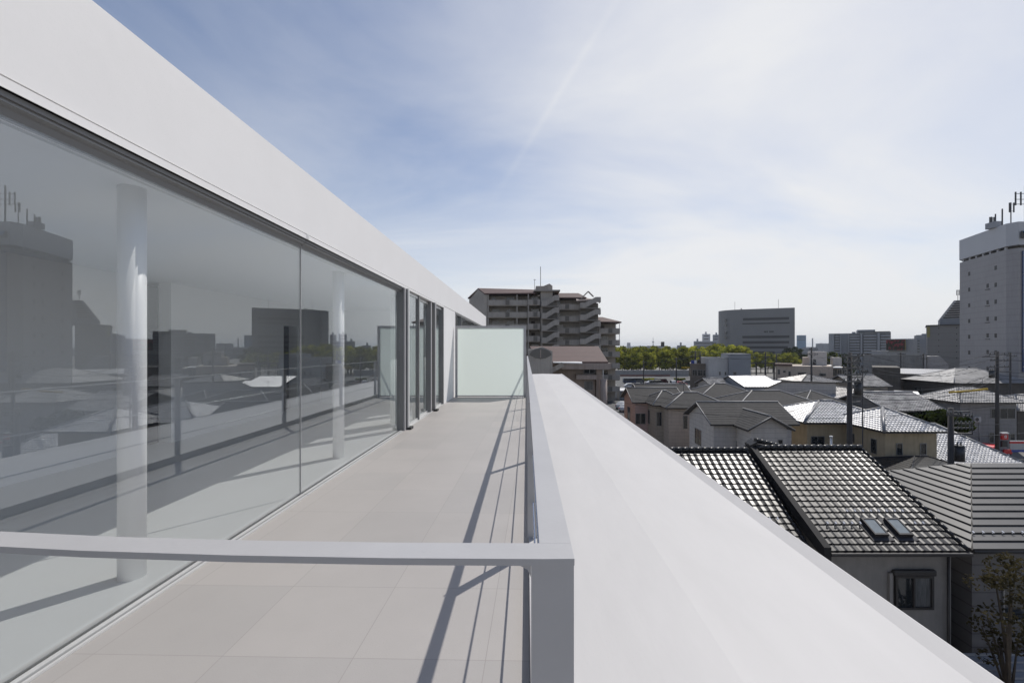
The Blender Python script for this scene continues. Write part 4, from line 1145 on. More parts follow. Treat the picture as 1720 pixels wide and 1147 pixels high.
for k, w_ in enumerate((1.1, 0.9, 1.1, 0, 1.0, 1.0, 1.0, 0.5)):
    if w_: zc_ = Z(1289, 557.5, Yo); xx = X(1283, Yo) + k * 1.0; wpart(OF, 'wall_lettering', 'fascia', (xx, xx + w_ * 0.85, Yo - 0.2, Yo - 0.02, zc_ - 0.55 - 0.1 * (k % 2), zc_ + 0.6))
for px, h in ((1228, 7), (1300, 7.5)): MB().tube([(X(px, Yo + 6), Yo + 6, zo), (X(px, Yo + 6), Yo + 6, zo + h)], 0.12, 4).build('rooftop_rod', 'iron', OF, world=True)
wpart(OF, 'roof_vent', 'w_office', (X(1236, Yo + 8), X(1238, Yo + 8), Yo + 5, Yo + 8, zo, zo + 1.3))

for B_, y_ in ((OB, 130), (DR, 158), (BB, 150), (NB, 230), (GS, 122), (I_, 88), (I2, 89), (LW, 85), (DW, 84), (JB, 62), (Q5, 68), (Hh, 97)): face_view(B_, y_, 0.95)
face_view(G, 92, 0.6)
# ---------------------------------------------------------------- skyline
face_view(OF, Yo, 0.95)
SK = [('office_tower', 'far blue glass office tower right of the rounded office', 'building', 1338, 1354, 563, 900, 'w_blue'),
      ('slim_tower', 'far slender pale tower standing alone on the skyline', 'tower', 1363.6, 1366, 568, 1100, 'w_far'),
      ('distant_building', 'far low building with a square head left of the rounded office', 'building', 1165, 1206, 573, 520, 'w_far'),
      ('distant_building', 'far white block rising behind the low building left of the rounded office', 'building', 1179.5, 1193, 561, 560, 'w_crown'),
      ('distant_building', 'far grey block touching the left side of the rounded office', 'building', 1197, 1208, 562, 600, 'w_far'),
      ('distant_building', 'tiny far white block just right of the balconied apartments', 'building', 1053, 1059, 575.5, 800, 'w_crown'),
      ('long_hall', 'far long hall with pale wall above the tree belt', 'hall', 1078, 1118, 582.2, 420, 'w_crown'),
      ('distant_building', 'small dark cube on the far long hall roof line', 'building', 1110, 1116, 574, 430, 'w_dbrown'),
      ('distant_building', 'far pale rounded hall peeping over the tree belt', 'hall', 1137, 1152, 580, 440, 'w_far'),
      ('distant_building', 'low far building with uneven roof right of the blue tower', 'building', 1372, 1388, 579.5, 700, 'w_far')]
M['w_blue'] = mat('blue_curtain_wall', (0.10, 0.19, 0.30), 0.3, var=0.15, vscale=0.05)
for nm, lb, ct_, p0, p1, pt, Y_, mt in SK:
    Bk = block(nm, lb, ct_, X(p0, Y_), X(p1, Y_), Y_, Y_ + 20, Z((p0 + p1) / 2, pt, Y_), mt)
    if nm == 'distant_building' and p1 - p0 > 10:
        wpart(Bk, 'roof_room', mt, (X(p0 + 2, Y_ + 5), X(p0 + 5, Y_ + 5), Y_ + 5, Y_ + 9, Z((p0 + p1) / 2, pt, Y_) + .01, Z((p0 + p1) / 2, pt, Y_) + 3))
    if nm == 'long_hall':
        wpart(Bk, 'roof', 'metal_dark', (X(p0 + 8, Y_), X(p1, Y_), Y_ + 1, Y_ + 20, Z(1098, pt, Y_) + .01, Z(1098, pt - 1.3, Y_)))
    if p1 - p0 > 8:
        H_ = Z((p0 + p1) / 2, pt, Y_)
        for k in range(3): wpart(Bk, 'window_band', 'pane', (X(p0, Y_) + 2, X(p1, Y_) - 2, Y_ - 0.2, Y_ - 0.02, H_ - 3.2 - 3.6 * k, H_ - 2.0 - 3.6 * k))
    face_view(Bk, Y_)
LT = emp('lattice_tower', 'far red and white broadcast mast on the skyline', 'mast', (X(1097, 900), 900, GZ))
b = MB(); b.tube([(X(1097, 900), 900, GZ), (X(1097, 900), 900, Z(1097, 566, 900))], 1.6, 6, 0.3); b.build('mast', 'w_far', LT, world=True)
wpart(LT, 'platform', 'w_far', (X(1095.6, 900), X(1098.4, 900), 899, 901, Z(1097, 575, 900), Z(1097, 573.5, 900)))
rg = random.Random(3)
b = MB()
for k in range(90):
    Y_ = rg.uniform(450, 1500); px = rg.uniform(880, 1720); x = X(px, Y_); wd_ = rg.uniform(10, 26)
    h_ = rg.choice([7, 9, 11, 12.5, 13]) + (rg.random() ** 6) * 12
    b.box(x, x + wd_, Y_, Y_ + 15, GZ, GZ + h_)
o = b.build('far_town', 'w_far'); tag(o, 'low far-off town roofs in a hazy mass along the horizon', 'far town', kind='stuff')
b = MB(); pr_ = None
for k in range(121):
    x = -1500 + 75 * k
    h = 30 + 45 * (0.5 + 0.5 * math.sin(k * 0.21)) * (0.6 + 0.4 * math.sin(k * 0.57 + 1)) + 6 * math.sin(k * 1.7)
    cur = [(x, 6200, GZ), (x, 6600, h * 0.7), (x, 7200, h)]
    if pr_:
        for j in range(2): b.face([pr_[j], cur[j], cur[j + 1], pr_[j + 1]], True)
    pr_ = cur
struct(b.build('hills', 'hill'))
# ================================================================ the stepped apartment block behind the partition
Ya = 100.0
AP = emp('apartment_building', 'stepped dark concrete apartment block with balconies, outside stairs and brown roofs', 'building', (X(900, 104), 104, GZ))
FL = 2.72
zE = Z(840, 493.5, Ya)            # eave of the left wing
xL, xM, xR = X(819, Ya), X(908, Ya), X(928, Ya)
pk = (X(788, 107), 107.0)
b = MB()
b.prism([(xL, Ya + 1.6), (xR, Ya + 1.6), (xR, 109), (pk[0] + 0.6, 109), (pk[0], 107.0), (xL - 0.15, Ya - 0.6), (xL, Ya - 0.6)], GZ, zE - 0.25)
b.build('wall', 'w_apt', AP, world=True)
# roof of the left wing: shallow pitch with the gable turned to the viewer's left
zP = Z(803, 484, 103.5)
A0 = (xL - 0.6, Ya - 1.0, zE); A1 = (pk[0] - 0.4, 107.4, Z(788, 500, 107)); AR = (X(803, 103.5), 103.5, zP)
B0 = (X(900, Ya), Ya - 1.0, zE + 0.1); BR = (X(903, 104), 104.0, zP - 0.3); B1 = (X(903, 108), 109, zE - 0.4)
b = MB(); b.slab([A0, B0, BR, AR], 0.28); b.slab([AR, BR, B1, A1], 0.28)
ra = b.build('roof', 'brownroof', AP, world=True)
b = MB(); b.face([(A0[0] + .5, A0[1] + .5, zE - 0.26), (AR[0], AR[1], AR[2] - 0.28), (A1[0] + .5, A1[1], A1[2] - 0.28)]); b.face([(A0[0] + .5, A0[1] + .5, zE - 0.26), (A1[0] + .5, A1[1], A1[2] - 0.28), (pk[0] + .1, 107, zE - 2.0), (xL, Ya - .5, zE - 2.0)])
b.build('gable_end', 'w_apt', ra, world=True)


def balconies(px0, px1, Y0, ztop, n, Yr=1.6, dark=True, first=0, slant=0.0):
    x0, x1 = X(px0, Y0), X(px1, Y0)
    for k in range(first, n):
        zf = ztop - FL * (k + 1)
        if zf < GZ: break
        b = MB(); b.box(x0, x1, Y0 - 0.9, Y0 - 0.74, zf + 0.02, zf + 1.22); b.box(x0, x1, Y0 - 0.735, Y0 + Yr - 0.01, zf - 0.12, zf + 0.04)
        bo = b.build('balcony', 'w_apt', AP, world=True)
        m_ = MB(); w_ = x1 - x0
        for q in range(max(1, int(w_ / 6))):
            m_.box(x0 + w_ * (q + 0.45) / max(1, int(w_ / 6)), x0 + w_ * (q + 0.45) / max(1, int(w_ / 6)) + 0.9, Y0 - 0.96, Y0 - 0.905, zf + 0.1, zf + 1.15)
        m_.build('louvred_panel', 'w_aptdark', bo, world=True)
        for q in range(max(1, int(w_ / 3.4))):
            xx = x0 + 0.8 + 3.4 * q
            if xx + 1.3 > x1: break
            kind_ = rnd.random()
            m2 = MB(); m2.box(xx, xx + (1.7 if kind_ > 0.5 else 0.85), Y0 + Yr - 0.07, Y0 + Yr - 0.011, zf + 0.1, zf + 2.05)
            m2.build('door' if kind_ < 0.4 else 'window', 'pane' if kind_ > 0.3 else 'w_dbrown', AP, world=True)
    for q in range(int((x1 - x0) / 6.5) + 1):
        xx = min(x1 - 0.25, x0 + 6.5 * q)
        wpart(AP, 'pier', 'w_apt', (xx, xx + 0.25, Y0 - 0.73, Y0 + Yr - 0.02, GZ, ztop - 0.3))


rnd = random.Random(11)
balconies(819.5, 886, Ya, zE, 9)
balconies(886.5, 907, Ya - 0.6, zE + 0.05, 9, 2.2)
# stair core and its penthouse
zC = Z(915, 492, Ya)
wpart(AP, 'stair_core', 'w_apt', (xM, xR, Ya - 0.8, 106, GZ, zC + 0.2))
wpart(AP, 'core_canopy', 'w_apt', (X(897, Ya), X(940, Ya), Ya - 1.6, 107, zC + 0.21, zC + 0.5))
x0, x1 = X(900, 101), X(928, 101); z0, z1 = zC + 0.51, Z(914, 480.5, 101)
ph_ = MB(); ph_.box(x0, x1, 101, 106, z0, z1); ph_.extr([(x0 + 1.8, z1), (x1, z1), (x1, z1 - 0.1 + .12), ((x0 + x1) / 2 + 1.2, z1 + 0.55)], 'y', 100.9, 106)
ph_.build('lift_house', 'w_apt', AP, world=True)
MB().tube([(X(908, 102), 102, z1), (X(908, 102), 102, Z(908, 448, 102))], 0.07, 5).build('flagpole', 'iron', AP, world=True)
b = MB(); b.tube([(X(898, 102), 102, zC + .5), (X(898, 102), 102, Z(898, 469, 102))], 0.05, 5); b.tube([(X(896, 102), 102, Z(898, 470, 102)), (X(900.5, 102), 102, Z(898, 470, 102))], 0.04, 4)
b.build('television_aerial', 'iron', AP, world=True)
# right wing
Yc = 101.5; zE2 = Z(960, 500.5, Yc)
wpart(AP, 'wall', 'w_apt', (xR + 0.01, X(1004, Yc), Yc + 1.6, 109, GZ, zE2 - 0.3))
b = MB(); b.slab([(xR - 0.2, Yc - 1.2, zE2), (X(984, Yc), Yc - 1.2, zE2), (X(972, 104), 104.5, zE2 + 1.5), (xR - 0.2, 104.5, zE2 + 1.5)], 0.25)
b.slab([(xR - 0.2, 104.5, zE2 + 1.5), (X(972, 104), 104.5, zE2 + 1.5), (X(986, Yc), 109.5, zE2 - 0.1), (xR - 0.2, 109.5, zE2 - 0.1)], 0.25); b.build('roof', 'brownroof', AP, world=True)
balconies(929, 973, Yc, zE2, 9)


def stairs(px0, px1, Y0, ztop, n, dark='w_apt'):
    x0, x1 = X(px0, Y0), X(px1, Y0); w_ = (x1 - x0)
    for k in range(n):
        zf = ztop - FL * (k + 1)
        if zf < GZ: break
        b = MB()      # one landing-to-landing flight with solid parapet
        pr = [(x0, zf + 0.0), (x0 + w_ * .25, zf), (x0 + w_ * .75, zf + 1.25), (x1, zf + 1.25), (x1, zf + 2.45), (x0 + w_ * .75, zf + 2.45), (x0 + w_ * .25, zf + 1.2), (x0, zf + 1.2)]
        b.extr(pr, 'y', Y0 - 2.6, Y0 - 2.45); b.box(x0, x1, Y0 - 2.4, Y0 - 0.85, zf - 0.12, zf)
        b.box(x1 - 0.15, x1, Y0 - 2.44, Y0 - 0.85, zf + 1.25, zf + 2.45)
        b.build('stair_flight', dark, AP, world=True)
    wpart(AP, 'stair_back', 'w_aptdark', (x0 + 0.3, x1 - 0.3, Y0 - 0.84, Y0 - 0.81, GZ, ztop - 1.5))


stairs(909, 938, Ya, Z(920, 508, Ya) + FL * 0.6, 9)
stairs(972, 1006, Yc, Z(990, 505, Yc) + FL * 0.3, 9)
# canopy on the second stair
zq = Z(990, 505, Yc - 2)
b = MB(); b.slab([(X(968, 99), 99, zq), (X(1005, 99), 99, zq + 0.4), (X(1005, 102), 102.5, zq + 0.4), (X(968, 102), 102.5, zq + 1.5)], 0.25)
b.bar((X(976, 99), 99, zq + 0.4), (X(988, 99), 99, zq + 2.0), 0.3, 0.25); b.bar((X(988, 99), 99, zq + 2.0), (X(997, 99), 99, zq + 0.8), 0.3, 0.25); b.build('stair_canopy', 'w_aptwarm', AP, world=True)
# lower right wing
Yd = 104.0; zE3 = Z(1020, 541, Yd)
wpart(AP, 'wall', 'w_apt', (X(1004, Yd) + 0.02, X(1036, Yd), Yd + 1.6, 112, GZ, zE3 - 0.3))
b = MB(); b.slab([(X(1002, Yd), Yd - 1.3, zE3 + 0.05), (X(1042, Yd), Yd - 1.3, zE3), (X(1012, 107), 107, Z(1010, 532.5, 107)), (X(1003, 107), 107, Z(1010, 532.5, 107))], 0.25)
b.slab([(X(1003, 107), 107, Z(1010, 532.5, 107)), (X(1012, 107), 107, Z(1010, 532.5, 107)), (X(1042, Yd), 113, zE3), (X(1002, Yd), 113, zE3)], 0.25)
b.slab([(X(1042, Yd), Yd - 1.3, zE3), (X(1042, Yd), 113, zE3), (X(1012, 107), 107, Z(1010, 532.5, 107))], 0.25)
b.build('roof', 'brownroof', AP, world=True)
balconies(1005, 1040, Yd, zE3, 8)
for q in (1033, 1039): wpart(AP, 'corner_post', 'w_crown', (X(q, Yd) , X(q, Yd) + 0.12, Yd - 0.7, Yd - 0.58, zE3 - 2 * FL, zE3 - 0.3))

# ---------------------------------------------------------------- brown-roofed building in front of it
KB = emp('brown_roof_building', 'older concrete building with sloping brown roof and arched gable before the apartments', 'building', (X(955, 58), 58, GZ))
Yk = 55; zk = Z(970, 607, Yk); zr = Z(950, 581.5, 60.5)
b = MB(); b.slab([(X(905, Yk), Yk - 1, zk), (X(1019, Yk), Yk - 1, zk), (X(1005, 60.5), 60.5, zr), (X(890, 60.5), 60.5, zr)], 0.18)
b.slab([(X(890, 60.5), 60.5, zr), (X(1005, 60.5), 60.5, zr), (X(1016, 66), 66, zk), (X(905, 66), 66, zk)], 0.18); b.build('roof', 'brownroof', KB, world=True)
wpart(KB, 'wall', 'w_aptwarm', (X(926, Yk), X(1000, Yk), Yk + 0.2, 65, GZ, zk - 0.18), (X(1001, Yk), X(1010, Yk), Yk - 0.4, 58, GZ, zk - 0.2))
wpart(KB, 'eaves_beam', 'w_aptwarm', (X(926, Yk), X(1024, Yk), Yk - 1.2, Yk - 0.02, zk - 0.95, zk - 0.19))
Yg = 50.5; xg0, xg1 = X(888, Yg), X(928, Yg); zg = Z(908, 592, Yg)
b = MB(); b.extr([(xg0, GZ), (xg1, GZ), (xg1, Z(928, 590, Yg)), ((xg0 + xg1) / 2 + .2, Z(908, 582.5, Yg)), (xg0, Z(888, 588, Yg))], 'y', Yg, 56); gw = b.build('gable_bay', 'w_apt', KB, world=True)
b = MB(); xm2 = (xg0 + xg1) / 2
pts = [(xm2 - 1.25 * math.cos(a) * (1 if True else 1), zg - 0.3 + 0.75 * math.sin(a)) for a in [math.pi * k / 10 for k in range(11)]] + [(xm2 + 0.6, zg - 0.65), (xm2, zg - 0.45 - .3), (xm2 - 0.6, zg - 0.65)]
b.extr(pts[::-1], 'y', Yg - 0.06, Yg - 0.005); b.build('arched_vent', 'w_aptdark', gw, world=True)
wpart(gw, 'vent_mullion', 'w_aptwarm', (xm2 - 0.06, xm2 + 0.06, Yg - 0.09, Yg - 0.061, zg - 0.6, zg + 0.3))
for r_ in range(3):  # three rows of glints, built as short stainless rods
    for x_ in (0.35, 0.62, 0.90, 1.45, 1.62): MB().tube([(xg0 + x_, Yg - 0.1, zg - 1.25 - 0.75 * r_), (xg0 + x_ + 0.1, Yg - 0.1, zg - 1.25 - 0.75 * r_)], 0.025, 6).build('wall_hook', 'inox', gw, world=True)
b = MB()
cz = Z(955, 608, 52)
b.slab([(X(929, 52), 52, cz), (X(978, 52), 52, cz - 0.1), (X(978, 54), 54.6, cz), (X(929, 54), 54.6, cz)], 0.12); b.build('porch_roof', 'metal_white', KB, world=True)
wpart(KB, 'porch_wall', 'w_aptwarm', (X(944, 52), X(979, 52), 52.2, 54.5, Z(955, 620, 52), Z(955, 610.5, 52)))
b = MB(); b.bar((X(916, 52), 52.3, Z(916, 628, 52)), (X(946, 52), 52.3, Z(946, 612, 52)), 0.6, 0.55); b.build('stair_rail', 'w_apt', KB, world=True)
wwin(KB, X(981, 54.7), X(1001, 54.7), 55.15, Z(990, 628, 55), Z(990, 616, 55), bars=1)
wwin(KB, X(982, 54.7), X(997, 54.7), 55.15, Z(990, 655, 55), Z(990, 640, 55), bars=6)
wpart(KB, 'balcony', 'w_aptwarm', (X(968, 53.6), X(1002, 53.6), 53.7, 55.1, Z(985, 637, 54), Z(985, 629.5, 54)))
b = MB(); b.tube([(X(1014, 54), 54, GZ + 3), (X(1014, 54), 54, Z(1014, 637, 54))], 0.42, 20); b.build('round_turret', 'w_aptwarm', KB, world=True)
MB().tube([(X(1013, 54), 54, Z(1014, 637, 54)), (X(1013, 54), 54, zk - 0.2)], 0.06, 8).build('turret_post', 'white', KB, world=True)
# kiosk and cone
KS = block('kiosk', 'small grey kiosk with a flat white roof by the car park entrance', 'kiosk', X(1040.5, 108), X(1060, 108), 108, 114, Z(1050, 657, 108), 'w_cool')
wpart(KS, 'roof', 'metal_white', (X(1039.5, 108), X(1061, 108), 107.5, 114.5, Z(1050, 657, 108) + 0.005, Z(1050, 655.6, 108)))
CN = emp('traffic_cone', 'orange cone shaped sign foot next to the parapet edge', 'cone', (X(1026, 84), 84, GZ + 0.012))
b = MB(); b.tube([(0, 0, 0.05), (0, 0, 0.95)], 0.32, 16, 0.05); b.build('cone', 'orange', CN); MB().box(-0.4, 0.4, -0.4, 0.4, 0, 0.05).build('base', 'orange', CN)

# ================================================================ trees
def tree_mesh(seed, h=15.0, rad=5.0, n=2600, leaf=0.42, clumps=22, low=0.3, mt='leaf'):
    r = random.Random(seed); b = MB()
    cl = []
    for k in range(clumps):
        a = r.uniform(0, 6.283); zz = r.uniform(low, 0.93); prof_ = math.sin(min(1, (zz - low + 0.12) / (1.05 - low)) * math.pi) ** 0.6
        q = rad * prof_ * math.sqrt(r.uniform(0.05, 1)) * 0.85
        cl.append((Vector((math.cos(a) * q, math.sin(a) * q, zz * h)), rad * r.uniform(0.2, 0.36)))
    for k in range(n):
        c, cr = cl[r.randrange(clumps)]
        d = Vector((r.gauss(0, 1), r.gauss(0, 1), r.gauss(0, 1))).normalized(); d.z *= 0.75
        p = c + d * cr * r.uniform(0.6, 1.05) ** 0.5
        u = Vector((r.gauss(0, 1), r.gauss(0, 1), r.gauss(0, 1))); u = (u - d * u.dot(d) * 0.6).normalized()
        v = u.cross(d + Vector((r.gauss(0, .4), r.gauss(0, .4), r.gauss(0, .4)))).normalized()
        s = leaf * r.uniform(0.6, 1.25)
        b.face([p - u * s, p - v * s * .6, p + u * s, p + v * s * .6])
    me = bpy.data.meshes.new('crown'); me.from_pydata(b.v, [], b.f); me.materials.append(M[mt])
    t = MB(); t.tube([(0, 0, 0), (0.1, 0, h * .2), (0, 0.1, h * .45), (0.1, 0, h * .8)], h * 0.018, 8, h * 0.005)
    for k in range(7):
        c, cr = cl[k]; t.tube([(0.05, 0.05, c.z * 0.55), tuple(c * 0.5 + Vector((0, 0, c.z * .3))), tuple(c)], h * 0.008, 5, h * 0.002)
    mt_ = bpy.data.meshes.new('trunk'); mt_.from_pydata(t.v, [], t.f); mt_.materials.append(M['bark'])
    return me, mt_


TM = [tree_mesh(s, 15, 5.2, 2600, 0.40) for s in (1, 2, 3, 4)]
TD = [tree_mesh(9, 15, 5.5, 2400, 0.42, mt='leaf_dark')]


def tree(me, x, y, h, rot, label, group=None, name='tree', z=GZ, sx=1.0):
    T_ = emp(name, label, 'tree', (x, y, z), rot, group)
    s = h / 15.0; T_.scale = (s * sx, s * sx, s)
    for m_, nm in zip(me, ('crown', 'trunk')):
        o = bpy.data.objects.new(nm, m_); COL.objects.link(o); o.parent = T_
    return T_


rt = random.Random(5)
BELT = 'broadleaf tree in the dense green belt beyond the car park'
k = 0
for row, (yy, n_, hh) in enumerate(((206, 17, 12.2), (214, 18, 13.6), (224, 18, 14.2))):
    xa, xb = X(1030, yy), X(1248, yy)
    for i in range(n_):
        px_ = 1030 + 218 * i / (n_ - 1)
        x = xa + (xb - xa) * i / (n_ - 1) + rt.uniform(-1.5, 1.5)
        hgt = hh * rt.uniform(0.9, 1.03) + (1.0 if px_ > 1190 and row > 0 else 0)
        if px_ > 1225 and row == 0: continue
        tree(TM[k % 4], x, yy + rt.uniform(-2, 2), hgt, rt.uniform(0, 6.28), BELT, 'trees of the green belt', sx=rt.uniform(0.95, 1.15)); k += 1
for i in range(9): tree(TM[i % 4], X(1258 + 10 * i, 232), 232 + rt.uniform(-3, 3), rt.uniform(10.0, 11.0), i * 1.3, 'low round tree in the row at the foot of the dark rounded office', 'trees at the foot of the office', sx=1.2)
for i in range(5): tree(TM[i % 4] if i % 2 else TD[0], X(1376 + 10.5 * i, 172), 172 + (i % 2) * 4, rt.uniform(10.6, 11.6), i * 1.1, 'bushy tree in the clump in front of the distant apartment block', 'trees before the distant apartments', sx=1.1)
for i in range(12): tree(TD[0], X(1345 + 4 * i, 300) if i < 6 else X(1060 + 18 * i, 330), 300 + 6 * i, 13.0 + rt.uniform(-1, 1.5), i, 'dark tree far off behind the roofs', 'far dark trees', sx=1.0)
TB = tree_mesh(21, 15, 7.5, 2600, 0.75, 16, 0.15, 'leaf_dark')
tree(TB, X(1577, 45), 45, 6.6, 1.0, 'round dark green garden tree in front of the grey house at the right', sx=1.0)
tree(TB, X(1402, 58), 58, 4.6, 2.0, 'small ragged garden tree beside the beige warehouse wall', sx=0.8)
TS = tree_mesh(31, 15, 2.3, 1500, 0.13, 26, 0.5, 'leaf_dry')
tree(TS, 13.95, 12.7, 6.9, 0.4, 'sparse olive-brown tree in front of the charcoal house wall', sx=1.05)
b = MB()
for x0, x1 in ((X(1076, 165), X(1100, 165)), (X(1134, 165), X(1152, 165))):
    pass
for i, (a_, c1) in enumerate(((1076, 1100), (1134, 1152))):
    h_ = MB(); x0, x1 = X(a_, 172), X(c1, 172); r = random.Random(i)
    for q in range(500):
        p = Vector((r.uniform(x0, x1), r.uniform(172, 173.5), GZ + r.uniform(0.1, 1.0))); u = Vector((r.gauss(0, 1), r.gauss(0, 1), r.gauss(0, 1))).normalized() * 0.22; v = u.cross(Vector((r.gauss(0, 1), r.gauss(0, 1), 1))).normalized() * 0.18
        h_.face([p - u, p - v, p + u, p + v])
    h_.box(x0, x1, 172.2, 173.3, GZ, GZ + 0.75)
    tag(h_.build('hedge', 'leaf'), ('longer' if i == 0 else 'shorter') + ' clipped yellow-green hedge strip between car park and road', 'hedge')
# wall and fence along the road
RW = emp('road_wall', 'long grey concrete sound wall with light top rail along the road', 'wall', (X(1090, 197), 197.5, GZ))
wpart(RW, 'wall', 'concrete', (X(1025, 197), X(1160, 197), 199.1, 199.4, GZ, Z(1090, 622.5, 199)))
wpart(RW, 'top_rail', 'alu', (X(1025, 197), X(1160, 197), 199.0, 199.5, Z(1090, 622.4, 199), Z(1090, 621.6, 199)))
wpart(RW, 'kerb_band', mat('red_brown_band', (0.20, 0.07, 0.05), 0.8), (X(1025, 197), X(1128, 197), 198.9, 199.05, GZ + 0.2, GZ + 0.8))

# ================================================================ cars
def car_proto(name, label, kind, body, loc, rot):
    C_ = emp(name, label, 'car' if kind != 'van' else 'van', loc, rot)
    if kind == 'van':
        pr = [(-2.2, .35), (2.15, .35), (2.25, .6), (2.2, 1.0), (1.95, 1.15), (1.45, 1.95), (1.2, 2.02), (-2.15, 2.02), (-2.25, 1.8), (-2.25, .6)]; gz0, gz1 = 1.15, 1.8; gp = [(1.75, 1.15), (1.38, 1.85), (-2.0, 1.85), (-2.1, 1.15)]
    else:
        pr = [(-2.1, .3), (2.05, .3), (2.2, .5), (2.15, .8), (1.15, .98), (.55, 1.42), (.2, 1.48), (-1.0, 1.46), (-1.65, 1.05), (-2.12, .98), (-2.2, .6)]; gp = [(1.0, .98), (.5, 1.37), (-0.95, 1.40), (-1.5, 1.02)]
    b = MB(); b.extr(pr[::-1], 'y', -0.84, 0.84); b.build('body', body, C_, bevel=0.09)
    g = MB(); g.extr(gp[::-1], 'y', -0.855, 0.855); g.build('side_glass', 'pane', C_)
    g = MB()
    if kind == 'van': g.slab([(1.97, -.7, 1.16), (1.97, .7, 1.16), (1.47, .65, 1.94), (1.47, -.65, 1.94)], 0.015)
    else: g.slab([(1.16, -.7, 1.0), (1.16, .7, 1.0), (.6, .62, 1.43), (.6, -.62, 1.43)], 0.015)
    g.build('windscreen', 'pane', C_)
    for x in (-1.35, 1.4):
        for y in (-0.8, 0.8):
            w_ = MB().tube([(x, y - 0.1, .32), (x, y + 0.1, .32)], 0.32, 16).build('wheel', 'gasket', C_)
            MB().tube([(x, y - 0.115, .32), (x, y + 0.115, .32)], 0.19, 12).build('rim', 'alu', w_)
    for y in (-0.62, 0.62):
        MB().box(2.08, 2.19, y - .16, y + .16, .62, .76).build('headlight', 'white', C_); MB().box(-2.2, -2.10, y - .14, y + .14, .7, .86).build('tail_light', 'red', C_)
    return C_


paint = {n: mat('car_paint_' + n, c, 0.25, spec=0.8) for n, c in dict(white=(.72, .72, .72), silver=(.42, .43, .44), black=(.02, .02, .022), navy=(.03, .05, .10), red=(.35, .02, .03), grey=(.14, .14, .15)).items()}
M.update({'paint_' + k_: v for k_, v in paint.items()})
cars = [('sedan', 'white', 1059, 651.5, 0.0, 'white car seen side-on at the left of the car park beside a dark van'),
        ('sedan', 'white', 1090, 652.5, 0.5, 'small white car in the middle of the car park'),
        ('sedan', 'silver', 1095, 646.5, 0.2, 'silver car just behind the small white car'),
        ('van', 'black', 1103, 648.5, 0.1, 'black van behind the small white car'),
        ('sedan', 'navy', 1113, 651.5, 0.4, 'dark blue car right of the black van'),
        ('van', 'black', 1111, 645.0, 0.1, 'black van farther back with a bright roof rail'),
        ('van', 'white', 1131, 649.0, 1.4, 'white van standing end-on near the pole'),
        ('sedan', 'red', 1143, 647.5, 0.1, 'dark red car right of the end-on white van'),
        ('sedan', 'grey', 1154, 645.5, 0.3, 'grey car at the right end of the back row'),
        ('sedan', 'white', 1164, 656.5, 0.0, 'white car beside the brown low office'),
        ('van', 'navy', 1057, 644.5, 0.0, 'dark blue van parked behind the side-on white car'),
        ('van', 'grey', 1071, 644.0, 0.0, 'dark grey van next to the dark blue van'),
        ('sedan', 'silver', 1047, 686.0, 0.9, 'silver car nearest the kiosk in the lower lot'),
        ('sedan', 'silver', 1053, 690.5, 0.9, 'silver car in the lower lot in front of the pinkish house')]
protos = {}
for kind, colr, px, py, rot, lb in cars:
    Y_ = 12.5 * F / (py - 586); loc = (X(px, Y_), Y_, GZ + 0.019)
    if kind not in protos: protos[kind] = car_proto('parked_car' if kind == 'sedan' else 'parked_van', lb, kind, 'paint_' + colr, loc, rot); protos[kind]['group'] = 'cars in the parking lot'
    else: dup(protos[kind], loc, rot, lb, 'cars in the parking lot', recolor=paint[colr])
# things at the right edge: red car and sign boards
dup(protos['sedan'], (X(1665, 51), 51, GZ + 0.019), 0.3, 'bright red car half hidden behind the silver roof at the right', 'cars in the parking lot', recolor=mat('car_red', (0.7, 0.04, 0.05), 0.25))
VS = emp('shop_sign', 'narrow pylon sign with a red square holding a white ring, above a dark panel', 'sign', (X(1687, 50), 50, GZ))
z1, z0 = Z(1687, 728, 50), Z(1687, 738, 50)
wpart(VS, 'red_panel', 'red', (X(1682, 50), X(1692, 50), 49.9, 50.1, z0, z1)); wpart(VS, 'white_cap', 'white', (X(1681, 50), X(1693, 50), 49.85, 50.15, z1 + .01, z1 + .12))
wpart(VS, 'white_mark', 'white', (X(1685.5, 50), X(1688.8, 50), 49.87, 49.895, z0 + .2, z0 + .26), (X(1685.5, 50), X(1688.8, 50), 49.87, 49.895, z1 - .24, z1 - .18), (X(1685.5, 50), X(1685.5, 50) + .06, 49.87, 49.895, z0 + .26, z1 - .24), (X(1688.8, 50) - .06, X(1688.8, 50), 49.87, 49.895, z0 + .26, z1 - .24))
wpart(VS, 'dark_panel', 'metal_dark', (X(1682, 50), X(1691, 50), 49.9, 50.1, Z(1687, 750, 50), z0 - .15)); wpart(VS, 'pylon', 'w_cool', (X(1681, 50) , X(1692.5, 50), 50.11, 50.3, GZ, z1))
wpart(VS, 'lower_panel', 'red', (X(1682, 50), X(1694, 50), 49.7, 49.85, Z(1687, 761, 50), Z(1687, 754, 50)))
SB = emp('sign_board', 'wide shop board with red top band, white middle and blue foot at the right edge', 'sign', (X(1708, 50), 50, GZ))
for nm, mt, a_, b_ in (('white_edge', 'white', 740, 741.2), ('red_band', 'red', 741.3, 744.5), ('white_panel', 'w_white', 744.6, 755), ('blue_band', 'blue', 755.1, 759)):
    wpart(SB, nm, mt, (X(1696, 50), X(1735, 50), 49.95, 50.05, Z(1700, b_, 50), Z(1700, a_, 50)))
for px in (1699, 1732): wpart(SB, 'leg', 'iron', (X(px, 50) - .05, X(px, 50) + .05, 50.06, 50.16, GZ, Z(1700, 742, 50)))

